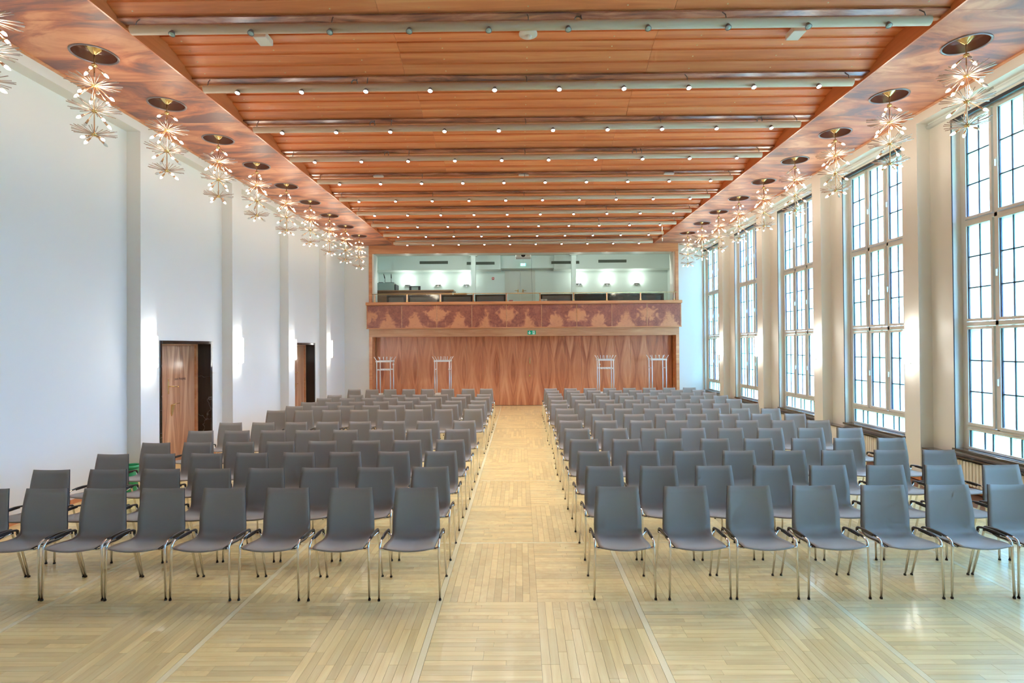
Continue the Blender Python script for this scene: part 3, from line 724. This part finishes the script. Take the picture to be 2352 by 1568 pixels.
    bxo('frame', [(-.21, -.13, -.03, .03, 0, .155), (.13, .21, -.03, .03, 0, .155), (-.21, .21, -.03, .03, .155, .18)], 'slot', m_); bxo('screen', [(-.13, .13, -.01, .02, 0, .155)], 'cabinet', m_)
    # balcony desks seen through the glass railing
    spans = [(889, 932, 'g'), (938, 1009, 'g'), (1015, 1086, 'g'), (1092, 1162, 'w'), (1242, 1315, 'w'), (1321, 1392, 'b'), (1397, 1469, 'b'), (1474, 1524, 'b')]
    for i, (u0, u1, kd) in enumerate(spans):
        Yd = 19.55; x0, x1 = (u0 - 1195) * Yd / 1307, (u1 - 1195) * Yd / 1307
        d = thing('balcony_desk', 'dark front row balcony desk, %s from the left behind the glass railing' % ORD[i + 1], 'desk', ((x0 + x1) / 2, Yd, 2.72), 0, 'front row balcony desks'); w = (x1 - x0) / 2
        bxo('side_panel', [(-w, -w + .06, -.05, .4, 0, 1.03)], 'benchblack', d); bxo('side_panel', [(w - .06, w, -.05, .4, 0, 1.03)], 'benchblack', d)
        bxo('desk_top', [(-w, w, -.06, .42, 1.03, 1.065)], 'benchblack', d)
        bxo('front_panel', [(-w + .06, w - .06, -.03, -.01, .05, 1.0)], 'benchgrey' if kd != 'b' else 'benchblack', d)
    for i, (u0, u1) in enumerate(((1327.6, 1351), (1356, 1380.5), (1385, 1409.4), (1414, 1438.7), (1443.8, 1468.5), (1474, 1497))):
        Yd = 20.55; x0, x1 = (u0 - 1195) * Yd / 1307, (u1 - 1195) * Yd / 1307; w = (x1 - x0) / 2
        d = thing('upholstered_chair', 'black second row balcony chair, %s from the right balcony column' % ORD[i + 1], 'seat', ((x0 + x1) / 2, Yd, 2.72), 0, 'second row balcony chairs')
        bxo('backrest', [(-w, w, 0, .04, .55, 1.17)], 'benchblack', d, bev=.01); bxo('seat', [(-w, w, -.42, .0, .42, .47)], 'benchblack', d, bev=.01)
        for sx in (-1, 1):
            for yy in (-.38, .0): bxo('leg', [(sx * (w - .03) - .012, sx * (w - .03) + .012, yy, yy + .024, 0, .42 if yy < -.1 else .6)], 'alu', d)
    for i, (u, m2, n_, lab) in enumerate(((1174, 'pink', 3, 'small pink stack of cards on the parapet beside the gap in the desks'), (1209, 'paper', 1, 'flat white paper lying on the middle of the parapet'), (1246, 'paper', 4, 'left white stack of cards on the parapet'), (1254, 'paper', 4, 'right white stack of cards on the parapet'), (918, 'paper', 1, 'white paper lying on the left part of the parapet'))):
        x = (u - 1195) * 18.95 / 1307; st = thing('card_stack', lab, 'paper', (x, 18.92, 3.485)); w = .07 if i == 0 else (.10 if n_ == 1 else .045)
        for q in range(n_): bxo('card', [(-w + random.uniform(-.004, .004), w, -.04, .04, q * .022, q * .022 + .018)], m2, st)
    f = thing('fire_alarm', 'small red fire alarm button on the balcony back wall', 'alarm', (-1.08, 22.95, 4.75)); bxo('housing', [(-.045, .045, -.03, 0, -.05, .05)], 'red', f, bev=.006); bxo('glass_window', [(-.02, .02, -.034, -.03, -.015, .02)], 'paper', f)
build_back()

# near end of the room, behind the camera
bxo('wall_front', [(-6.3, 6.52, YN - .2, YN, 0, 5.7)], 'wall', kind='structure')

# ------------------------------------------------------------------ ceiling tubes with spots
def build_tubes():
    XC = .105; HL = 4.045
    bm = bmesh.new(); tube(bm, [(XC - HL, 0, 0), (XC + HL, 0, 0)], .047, 20); tube_m = mesh(bm, 'tube', 'tube')
    bm = bmesh.new()
    for x in (XC - HL + .04, XC - 2, XC, XC + 2, XC + HL - .04): tube(bm, [(x, 0, .04), (x, .02, .10), (x - .01, .08, .158)], .006, 6)
    rod_m = mesh(bm, 'hanger_rod', 'spotcase')
    bm = bmesh.new(); lathe(bm, [(.010, .035), (.022, .01), (.032, -.022), (.033, -.028), (.027, -.028)], n=14); case_m = mesh(bm, 'spot_head', 'spotcase')
    lens = {}
    for k in ('spot_on', 'spot_off'):
        bm = bmesh.new(); lathe(bm, [(.028, -.024), (.022, -.030), (.001, -.033)], n=14); lens[k] = mesh(bm, 'lens', k)
    for t in range(0, 10):
        y = T0 + t * TS; lit = t > 0
        r = thing('ceiling_light_tube', 'beige tube with %s spotlights under the wooden ceiling, %s from the camera' % ('unlit' if not lit else 'ten lit', ORD[t + 1]), 'ceiling light', (0, y, 5.25), 0, 'ceiling light tubes')
        link('tube', tube_m, r); link('hanger_rod', rod_m, r)
        for i in range(10):
            h = link('spot_head', case_m, r, (XC + (i - 4.5) * .802, -.030, -.045), (-.42, 0, 0))
            link('lens', lens['spot_on' if lit else 'spot_off'], h)
            if lit:
                ld = SPOT.get('d')
                if ld is None:
                    ld = SPOT['d'] = bpy.data.lights.new('spot_beam', 'SPOT'); ld.energy = P_SPOT; ld.color = LAMP_WARM; ld.spot_size = 2.0; ld.spot_blend = .6; ld.shadow_soft_size = .03
                lo = bpy.data.objects.new('spot_beam', ld); COL.objects.link(lo); lo.parent = r; lo.location = (XC + (i - 4.5) * .802, -.045, -.095); lo.rotation_euler = (-.2, 0, 0)
SPOT = {}
build_tubes()
# small ceiling fittings
def fitting(name, lab, cat, boxes, loc, m='whiteplastic'):
    o = thing(name, lab, cat, loc); bxo('body', [boxes], m, o, bev=.006)
    bxo('mounting_plate', [(boxes[0] + .02, boxes[1] - .02, boxes[2] + .02, boxes[3] - .02, boxes[5], boxes[5] + .012)], m, o)
fitting('emergency_light', 'white box emergency light on the ceiling near the left end of the first tube', 'emergency light', (-.075, .075, -.10, .10, -.07, 0), (-2.92, 6.46, 5.578))
fitting('emergency_light', 'white box emergency light on the ceiling near the right end of the first tube', 'emergency light', (-.075, .075, -.10, .10, -.07, 0), (3.16, 6.47, 5.578))
o = thing('smoke_detector', 'round white dish detector in the middle of the ceiling behind the first tube', 'detector', (.115, 6.47, 5.575))
bm = bmesh.new(); lathe(bm, [(.105, 0), (.105, -.018), (.085, -.03), (.045, -.036)], n=28); obj('dish', bm, 'whiteplastic', o)
bm = bmesh.new(); lathe(bm, [(.045, -.036), (.035, -.055), (.001, -.058)], n=20); obj('sensor_cap', bm, 'whiteplastic', o)
for x, y, lab in ((-2.55, 9.3, 'small white detector under the ceiling between the third and fourth tubes on the left'),):
    o = thing('smoke_detector', lab, 'detector', (x, 9.1, 5.56)); bm = bmesh.new(); lathe(bm, [(.06, .02), (.06, -.02), (.04, -.045), (.001, -.05)], n=18); obj('body', bm, 'whiteplastic', o)
for x, lab in ((-2.78, 'left'), (.09, 'middle'), (2.95, 'right')):
    fitting('emergency_light', 'flat white emergency light above the fifth ceiling tube, %s one' % lab, 'emergency light', (-.10, .10, -.03, .03, -.03, 0), (x, T0 + 4 * TS + .12, 5.395))
for i, (x, t) in enumerate(((.62, 0), (-2.08, 1), (-2.2, 2), (-2.3, 3), (3.6, 2), (2.0, 3))):
    bm = bmesh.new()
    for q in range(3): tube(bm, [(x + .038 * math.cos(a * PI / 8) , T0 + t * TS + .09 + q * .008, 5.355 + .038 * math.sin(a * PI / 8)) for a in range(17)], .0045, 5)
    tube(bm, [(x + .03, T0 + t * TS + .1, 5.38), (x + .03, T0 + t * TS + .1, 5.406)], .006, 5)
    tag(obj('cable_loop', bm, 'spotcase'), 'small coiled cable loop hanging above ceiling tube %s, %s' % (['one', 'two', 'three', 'four'][t], 'left of the middle' if x < 0 else 'right of the middle'), 'cable')

# ------------------------------------------------------------------ chandeliers
def build_chandeliers():
    rr = random.Random(11)
    bm = bmesh.new(); lathe(bm, [(.222, .0), (.222, .10), (.205, .125), (.06, .135), (.001, .135)], n=36); dish = mesh(bm, 'recess_dish', 'dish')
    bm = bmesh.new(); lathe(bm, [(.217, -.001), (.219, -.010), (.238, -.010), (.242, -.001)], n=36); ring = mesh(bm, 'ring', 'ring')
    bm = bmesh.new(); lathe(bm, [(.108, .11), (.106, .095), (.07, .05), (.03, .012), (.010, -.004)], n=24); canopy = mesh(bm, 'canopy', 'brass')
    bm = bmesh.new(); tube(bm, [(0, 0, 0), (0, 0, -.92)], .0065, 8); rod = mesh(bm, 'stem', 'copperrod')
    bm = bmesh.new(); lathe(bm, [(.001, .022), (.024, .016), (.032, 0), (.024, -.016), (.001, -.022)], n=14); hub = mesh(bm, 'hub', 'brass')
    bulbm = {}
    for k in ('bulb', 'bulb_off'):
        bm = bmesh.new(); lathe(bm, [(.009, .0), (.015, .014), (.017, .030), (.011, .050), (.001, .064)], n=10); bulbm[k] = mesh(bm, 'bulb', k)
    def burst(r, n, tilt):
        bm = bmesh.new()
        for q in range(n):
            a = 2 * PI * q / n + rr.uniform(-.05, .05); t = tilt + rr.uniform(-.10, .10); L_ = r * rr.uniform(.92, 1.04)
            d = Vector((math.cos(a) * math.cos(t), math.sin(a) * math.cos(t), math.sin(t)))
            tube(bm, [d * .02, d * L_], [.003, .0048], 5)
        return mesh(bm, 'spike_burst', 'crystal')
    bursts = [burst(.275, 34, .12), burst(.265, 34, .16), burst(.225, 30, .16)]
    def armset(n, length, down, ph, cup=.06):
        bm = bmesh.new(); ends = []
        for q in range(n):
            a = ph + 2 * PI * q / n; d = Vector((math.cos(a) * math.cos(down), math.sin(a) * math.cos(down), -math.sin(down)))
            tube(bm, [d * .02, d * (length - cup), d * (length - cup * .9), d * length], [.004, .004, .010, .013], 7)
            ends.append((d * length, d))
        return mesh(bm, 'arm', 'copperrod'), ends
    sets = [armset(3, .115, .62, .4), armset(6, .20, .68, .2), armset(4, .185, .66, .9), armset(4, .125, .50, .3)]
    zn = [-.126, -.355, -.65, -.919]
    proto = []
    def build(x, y, label, group, lit_seed):
        rg = random.Random(lit_seed)
        c = thing('chandelier', label, 'chandelier', (x, y, ZC), 0, group)
        link('recess_dish', dish, c); link('ring', ring, c); link('canopy', canopy, c); link('stem', rod, c)
        rz0 = rg.uniform(0, PI)
        for i in range(4):
            h = link('hub', hub, c, (0, 0, zn[i]), (0, 0, rz0 + i * .7))
            link('arm', sets[i][0], h)
            if i: link('spike_burst', bursts[i - 1], h)
            for e, d in sets[i][1]:
                k = 'bulb' if rg.random() > .2 else 'bulb_off'
                b = link('bulb', bulbm[k], c)
                ca, sa = math.cos(rz0 + i * .7), math.sin(rz0 + i * .7)
                dd = Vector((d.x * ca - d.y * sa, d.x * sa + d.y * ca, d.z)); ee = Vector((e.x * ca - e.y * sa, e.x * sa + e.y * ca, e.z))
                b.location = ee * .96 + Vector((0, 0, zn[i])); b.rotation_euler = dd.to_track_quat('Z', 'Y').to_euler()
                if k == 'bulb_off': b['label'] = 'unlit clear bulb'
        ld = SPOT.get('c')
        if ld is None:
            ld = SPOT['c'] = bpy.data.lights.new('chandelier_glow', 'POINT'); ld.energy = P_CHAND; ld.color = (1, .87, .70); ld.shadow_soft_size = .12
        for z in (-.50,):
            lo = bpy.data.objects.new('chandelier_glow', ld); COL.objects.link(lo); lo.parent = c; lo.location = (.06, .05, z)
        return c
    for k in range(-1, 9):
        y = 6.43 + k * TS
        build(-4.843, y, 'brass starburst chandelier, %s from the camera in the left soffit row' % ORD[k + 2], 'left row of chandeliers', 100 + k)
        if k >= 0: build(5.05, y, 'brass starburst chandelier, %s from the camera in the right soffit row' % ORD[k + 1], 'right row of chandeliers', 300 + k)
build_chandeliers()

# ------------------------------------------------------------------ wall lamps on the pilasters
def build_sconces():
    bm = bmesh.new(); box(bm, 0, .02, -.055, .055, -.18, .18); back = mesh(bm, 'back_plate', 'brass')
    rods, tips = bmesh.new(), bmesh.new()
    for q, (a, r) in enumerate(((-80, .075), (-45, .095), (0, .10), (45, .095), (80, .075))):
        x, y = .02 + r * math.cos(math.radians(a)) * .75, r * math.sin(math.radians(a)) * 1.05
        dz = (.0, -.012, .006, -.012, .0)[q]
        tube(rods, [(x, y, .25 + dz), (x, y, .20 + dz), (x, y, -.22 + dz)], [.024, .026, .026], 10)
        tube(tips, [(x, y, -.222 + dz), (x, y, -.245 + dz)], [.016, .009], 8)
    rods = mesh(rods, 'glass_rods', 'sconce'); tips = mesh(tips, 'rod_tips', 'sconce_end')
    ld = bpy.data.lights.new('sconce_glow', 'POINT'); ld.energy = P_SCONCE; ld.color = (1, 1, .93); ld.shadow_soft_size = .05
    for side, x, rz in (('left', XL, 0), ('right', XR, PI)):
        for k in range(0, 4):
            y = (8.55 if side == 'left' else 8.56) + k * PT
            if side == 'left': lab = 'glowing glass rod wall lamp on white pilaster, %s'
            else: lab = 'glowing glass rod wall lamp between windows, %s'
            pos = {-2: 'beside the camera', -1: 'just outside the front row', 0: 'nearest one in view', 1: 'second nearest in view', 2: 'third nearest in view', 3: 'farthest one'}[k]
            s = thing('wall_lamp', lab % pos, 'wall lamp', (x, y, 1.955), rz, side + ' wall lamps')
            link('back_plate', back, s); link('glass_rods', rods, s); link('rod_tips', tips, s)
            for yy in (-.17, .17):
                lo = bpy.data.objects.new('sconce_glow', ld); COL.objects.link(lo); lo.parent = s; lo.location = (.16, yy * .3, .27 if yy > 0 else -.27)
build_sconces()

# ------------------------------------------------------------------ chairs
def chair_meshes():
    prof = [(-.028, .402, .190), (-.033, .410, .198), (-.020, .417, .202), (.02, .419, .204), (.08, .415, .203), (.15, .407, .201), (.21, .400, .200), (.26, .398, .200), (.295, .404, .200), (.320, .420, .2005), (.336, .447, .201), (.345, .485, .2015), (.351, .53, .2005), (.356, .58, .198), (.362, .635, .194), (.369, .69, .1895), (.377, .745, .184), (.386, .80, .178)]
    nu = 10; bm = bmesh.new(); F, B = [], []
    P = [Vector((0, p[0], p[1])) for p in prof]
    for i, (y, z, w) in enumerate(prof):
        t = (P[min(i + 1, len(P) - 1)] - P[max(i - 1, 0)]).normalized(); nrm = Vector((0, -t.z, t.y))   # towards the sitter
        back = max(0, min(1, (z - .42) / .12)) if y > .25 else 0
        fr = max(0, 1 - (y + .035) / .16) if i < 6 else 0
        rf, rb = [], []
        for k in range(nu + 1):
            u = -1 + 2 * k / nu; uu = u * u
            p = Vector((u * w, y, z))
            p += nrm * (.020 * uu * back) + Vector((0, 0, 1)) * (.010 * uu * (1 - back))
            p.y -= .022 * (1 - uu) * fr; p.z -= .006 * (1 - uu) * fr
            if i == len(prof) - 1: p.z -= .007 * (1 - uu)
            rf.append(bm.verts.new(p)); rb.append(bm.verts.new(p - nrm * .011))
        F.append(rf); B.append(rb)
    for i in range(len(F) - 1):
        for k in range(nu):
            f = bm.faces.new((F[i][k], F[i][k + 1], F[i + 1][k + 1], F[i + 1][k])); f.smooth = True
            f = bm.faces.new((B[i][k], B[i + 1][k], B[i + 1][k + 1], B[i][k + 1])); f.smooth = True; f.material_index = 1
        for k, s in ((0, 1), (nu, -1)):
            f = bm.faces.new((F[i][k], F[i + 1][k], B[i + 1][k], B[i][k])); f.material_index = 1
    for i in (0, len(F) - 1):
        for k in range(nu):
            f = bm.faces.new((F[i][k], F[i][k + 1], B[i][k + 1], B[i][k])); f.material_index = 1
    shell = mesh(bm, 'seat_shell', ['shell', 'edge'])
    out = {'shell': shell}
    for s in (-1, 1):
        x = s * .241; xt = s * .232
        bm = bmesh.new(); tube(bm, [(x, 0, .004), (xt, .004, .405), (xt, .008, .432), (xt, .022, .450), (xt, .045, .460), (xt, .075, .464)], .0092, 8)
        tube(bm, [(xt, .004, .412), (xt - s * .03, .02, .398), (xt - s * .07, .045, .392)], [.011, .010, .008], 8)
        out['f%d' % s] = mesh(bm, 'leg', 'chrome')
        bm = bmesh.new(); tube(bm, [(x, .465, .004), (xt, .345, .412), (xt, .340, .440)], .0092, 8)
        tube(bm, [(xt, .335, .43), (xt - s * .03, .31, .405), (xt - s * .07, .28, .388)], [.009, .009, .008], 8)
        out['r%d' % s] = mesh(bm, 'leg', 'chrome')
        bm = bmesh.new(); tube(bm, [(xt, .06, .463), (xt, .13, .470), (xt, .21, .470), (xt, .29, .462), (xt, .328, .455), (xt, .339, .447), (xt, .342, .418)], [.009, .0092, .0092, .0092, .0105, .0115, .011], 8)
        box(bm, xt - .004, xt + .004, .12, .27, .448, .462)
        out['a%d' % s] = mesh(bm, 'armrest', 'black')
    bm = bmesh.new(); lathe(bm, [(.001, 0), (.0108, 0), (.0108, .012), (.0095, .014)], n=8); out['foot'] = mesh(bm, 'foot', 'rubber')
    bm = bmesh.new()
    for y in (.05, .285): tube(bm, [(-.17, y, .388), (.17, y, .388)], .008, 6)
    for x in (-.17, .17): tube(bm, [(x, .05, .388), (x, .285, .388)], .008, 6)
    out['frame'] = mesh(bm, 'underframe', 'chrome')
    return out
CM = chair_meshes()
# positions of the chairs: row depth of the two row ends, then the sideways place of every chair (from the aisle outwards)
LEFT = [(4.505, 4.535, [-.89, -1.45, -2.01, -2.56, -3.08, -3.59, -4.10, -4.62]), (5.345, 5.295, [-.91, -1.46, -2.02, -2.56, -3.09, -3.60, -4.13, -4.69]),
 (6.205, 6.125, [-.92, -1.47, -2.03, -2.56, -3.10, -3.62, -4.15, -4.68]), (7.015, 6.895, [-.92, -1.47, -2.00, -2.56, -3.10, -3.62, -4.15, -4.68]),
 (7.955, 7.935, [-.93, -1.48, -2.04, -2.57, -3.11, -3.62, -4.15, -4.68]), (8.915, 8.825, [-.92, -1.51, -2.07, -2.61, -3.13, -3.65, -4.17, -4.70]),
 (10.645, 10.585, [-.93, -1.50, -2.07, -2.59, -3.12, -3.65, -4.19, -4.71]), (11.515, 11.395, [-.92, -1.49, -2.04, -2.58, -3.11, -3.63, -4.17, -4.69]),
 (12.385, 12.225, [-.95, -1.51, -2.07, -2.59, -3.11, -3.65, -4.15, -4.69]), (13.265, 13.185, [-.92, -1.49, -2.07, -2.60, -3.12, -3.63, -4.14, -4.68]),
 (14.075, 14.045, [-.93, -1.45, -2.02, -2.56, -3.10, -3.64, -4.17, -4.73]), (15.955, 15.955, [-.98, -1.51, -2.10, -2.67, -3.22, -3.75, -4.26, -4.78])]
RIGHT = [(4.505, 4.505, [.81, 1.40, 1.93, 2.49, 3.06, 3.61, 4.13]), (5.335, 5.295, [.83, 1.36, 1.92, 2.48, 3.04, 3.59, 4.16, 4.73]),
 (6.145, 6.115, [.82, 1.38, 1.91, 2.47, 3.03, 3.59, 4.17, 4.71]), (6.995, 6.955, [.81, 1.36, 1.90, 2.48, 3.04, 3.64, 4.18, 4.73]),
 (7.955, 7.855, [.82, 1.37, 1.92, 2.49, 3.03, 3.59, 4.16, 4.72]), (8.835, 8.705, [.80, 1.36, 1.93, 2.50, 3.04, 3.60, 4.16, 4.71]),
 (9.665, 9.585, [.82, 1.43, 1.98, 2.53, 3.07, 3.62, 4.19, 4.76]), (10.615, 10.435, [.84, 1.40, 1.96, 2.52, 3.06, 3.61, 4.16, 4.72]),
 (11.545, 11.385, [.81, 1.37, 1.94, 2.49, 3.03, 3.58, 4.13, 4.71]), (12.365, 12.355, [.85, 1.39, 1.92, 2.49, 3.05, 3.61, 4.15, 4.74]),
 (13.375, 13.265, [.83, 1.39, 1.97, 2.53, 3.11, 3.66, 4.22, 4.76]), (14.135, 14.165, [.86, 1.44, 2.01, 2.57, 3.12, 3.67, 4.24, 4.80]),
 (15.075, 15.045, [.85, 1.42, 1.98, 2.55, 3.09, 3.66, 4.22, 4.80]), (15.875, 15.865, [.86, 1.42, 1.97, 2.54, 3.09, 3.65, 4.22, 4.79])]
def place_chairs():
    rr = random.Random(2)
    for side, rows in (('left', LEFT), ('right', RIGHT)):
        for ri, (ya, yb, xs) in enumerate(rows):
            for ci, x in enumerate(xs):
                y = ya + (yb - ya) * ci / (len(xs) - 1)
                rw = 'front' if ri == 0 else ('last' if ri == len(rows) - 1 else ORD[ri + 1])
                lab = 'dark grey chair on chrome legs, %s from the aisle, %s row, %s block' % (ORD[ci + 1], rw, side)
                c = thing('chair', lab, 'chair', (x, y, 0), math.radians(rr.uniform(-1.2, 1.2)), '%s block of chairs' % side)
                link('seat_shell', CM['shell'], c); link('underframe', CM['frame'], c)
                for s in (-1, 1):
                    link('armrest', CM['a%d' % s], c)
                    for k, yy in (('f', 0), ('r', .465)):
                        l_ = link('leg', CM[k + str(s)], c)
                        link('foot', CM['foot'], l_, (s * .241, yy, 0))
place_chairs()

# ------------------------------------------------------------------ coat racks
def build_racks():
    labs = ['leftmost metal coat rack, with a double bar, in front of the folding partition', 'metal coat rack with a single bar, second from the left', 'metal coat rack with a round tag and double bar, third from the left', 'rightmost metal coat rack, with a single bar, in front of the folding partition']
    for i, (x0, x1, double) in enumerate(((-4.53, -4.10, True), (-2.70, -2.24, False), (2.47, 2.92, True), (4.13, 4.57, False))):
        w = (x1 - x0) / 2; d = .44
        r = thing('coat_rack', labs[i], 'coat rack', ((x0 + x1) / 2, 17.9, 0), 0, 'coat racks')
        for sx in (-1, 1):
            for y in (0, d):
                bm = bmesh.new(); tube(bm, [(sx * w, y, .0), (sx * w, y, 1.565)], .0165, 10); obj('post', bm, 'alu', r)
        bm = bmesh.new()
        for y in (0, d):
            box(bm, -w - .03, w + .03, y - .012, y + .012, 1.535, 1.585)
            if double: box(bm, -w, w, y - .010, y + .010, 1.275, 1.315)
        for sx in (-1, 1):
            box(bm, sx * w - .012, sx * w + .012, 0, d, 1.545, 1.575)
            if not double: box(bm, sx * w - .010, sx * w + .010, 0, d, 1.28, 1.305)
        obj('bar', bm, 'hook', r)
        for q in range(5):
            x = -w + q * w / 2; lean = (-.07, -.0, 0, 0.0, .07)[q]
            for y, dy in ((0, -.05), (d, .05)):
                bm = bmesh.new(); tube(bm, [(x, y, 1.58), (x + lean, y + dy, 1.70)], [.011, .008], 6); obj('hook', bm, 'hook', r)
        if double:
            for q in range(5):
                bm = bmesh.new(); lathe(bm, [(.001, -.018), (.02, -.014), (.02, .014), (.001, .018)], (-w + .05 + q * (2 * w - .1) / 4, -.02, 1.295), 8); obj('hook', bm, 'hook', r)
        bm = bmesh.new(); box(bm, -w, w, 0, .02, .50, .53); box(bm, -w, w, d - .02, d, .50, .53)
        for sx in (-1, 1): box(bm, sx * w - .01, sx * w + .01, 0, d, .50, .53)
        obj('umbrella_frame', bm, 'hook', r)
        tx = {0: (w, 1.45), 1: (w, 1.30), 2: (-w + .01, 1.42)}.get(i)
        if tx:
            bm = bmesh.new(); n = 16; yy = -.02 if i != 0 else d - .02
            a = [bm.verts.new((tx[0] + .03 * math.cos(2 * PI * k / n), yy, tx[1] + .03 * math.sin(2 * PI * k / n))) for k in range(n)]; b = [bm.verts.new((v.co.x, yy + .012, v.co.z)) for v in a]
            bm.faces.new(a); bm.faces.new(b[::-1]); [bm.faces.new((a[k], a[(k + 1) % n], b[(k + 1) % n], b[k])) for k in range(n)]
            obj('number_tag', bm, 'hook', r)
build_racks()

h_ = thing('hanging_microphone', 'thin pale rod hanging below a far ceiling tube near its right end', 'microphone', (3.77, 15.03, 5.2))
bm = bmesh.new(); tube(bm, [(0, 0, 0), (0, 0, -.36)], .005, 6); obj('cable', bm, 'tube', h_)
bm = bmesh.new(); tube(bm, [(0, 0, -.36), (0, 0, -.38), (0, 0, -.45)], [.006, .012, .010], 8); obj('head', bm, 'hook', h_)
# ------------------------------------------------------------------ waste bin by the left wall
b_ = thing('waste_bin', 'green plastic waste bin on the floor by the left pilaster', 'bin', (-5.49, 7.95, 0))
bm = bmesh.new(); lathe(bm, [(.001, .006), (.085, .006), (.085, 0), (.09, 0), (.122, .35), (.118, .35), (.084, .012), (.001, .012)], n=28); obj('body', bm, 'green', b_)
bm = bmesh.new(); lathe(bm, [(.120, .345), (.131, .345), (.134, .36), (.131, .378), (.121, .378), (.118, .36), (.120, .345)], n=28); obj('rim', bm, 'green', b_)

# ------------------------------------------------------------------ outside the windows
def build_outside():
    bm = bmesh.new(); n = 20
    g = [[bm.verts.new((6.9 + i * 6, -25 + j * 8, -.35)) for j in range(n)] for i in range(12)]
    for i in range(11):
        for j in range(n - 1): f = bm.faces.new((g[i][j], g[i + 1][j], g[i + 1][j + 1], g[i][j + 1])); f.smooth = True
    tag(obj('lawn', bm, 'lawn', kind='stuff'), 'green lawn sloping outside the tall windows', 'grass')
    rr = random.Random(9)
    for i, (x, y, h) in enumerate(((17, 20, 6), (22, 34, 8), (15, 42, 6.5), (26, 52, 9), (30, 16, 8))):
        t = thing('tree', ('bare pale trunk tree on the lawn, %s from the windows' % ORD[i + 1]), 'tree', (x, y, -.35), 0, 'trees outside the windows')
        bm = bmesh.new(); tube(bm, [(0, 0, .003), (.1, 0, h * .3), (0, .1, h * .6), (.1, 0, h * .8)], [.22, .17, .11, .05], 8)
        for q in range(7):
            a = q * 2.4; z = h * (.35 + .07 * q); tube(bm, [(0.05, .03, z), (math.cos(a) * h * .13, math.sin(a) * h * .13, z + h * .10), (math.cos(a) * h * .22, math.sin(a) * h * .22, z + h * .22)], [.07, .04, .015], 6)
        obj('trunk', bm, 'bark', t)
        bm = bmesh.new()
        for q in range(420):
            a, e = rr.uniform(0, 2 * PI), rr.uniform(-.6, 1); rad = h * .30 * rr.uniform(.5, 1)
            c = Vector((math.cos(a) * math.sqrt(1 - min(1, e * e)) * rad, math.sin(a) * math.sqrt(1 - min(1, e * e)) * rad, h * .72 + e * h * .26)); s = rr.uniform(.09, .17) * h / 6
            u = Vector((rr.uniform(-1, 1), rr.uniform(-1, 1), rr.uniform(-1, 1))).normalized(); w = u.orthogonal().normalized()
            bm.faces.new([bm.verts.new(c + u * s), bm.verts.new(c + w * s * .6), bm.verts.new(c - u * s), bm.verts.new(c - w * s * .6)])
        o = obj('leaves', bm, 'leaf', t, kind='stuff')
    # iron guard with arches outside the lowest panes
    for k in range(-1, 4):
        dy = k * PT; bm = bmesh.new()
        for q in range(5):
            y = 9.16 + q * .34 + dy; tube(bm, [(6.47, y, .50), (6.47, y, .80)], .007, 5)
            if q < 4:
                tube(bm, [(6.47, y + .17 - .15 * math.cos(a * PI / 8), .62 + .14 * math.sin(a * PI / 8)) for a in range(9)], .006, 5)
        tube(bm, [(6.47, 9.06 + dy, .81), (6.47, 10.64 + dy, .81)], .008, 5)
        tag(obj('window_guard', bm, 'iron'), 'iron guard with arches outside the lowest panes, window %s from the back wall' % ORD[4 - k], 'grille', 'window guards')
build_outside()
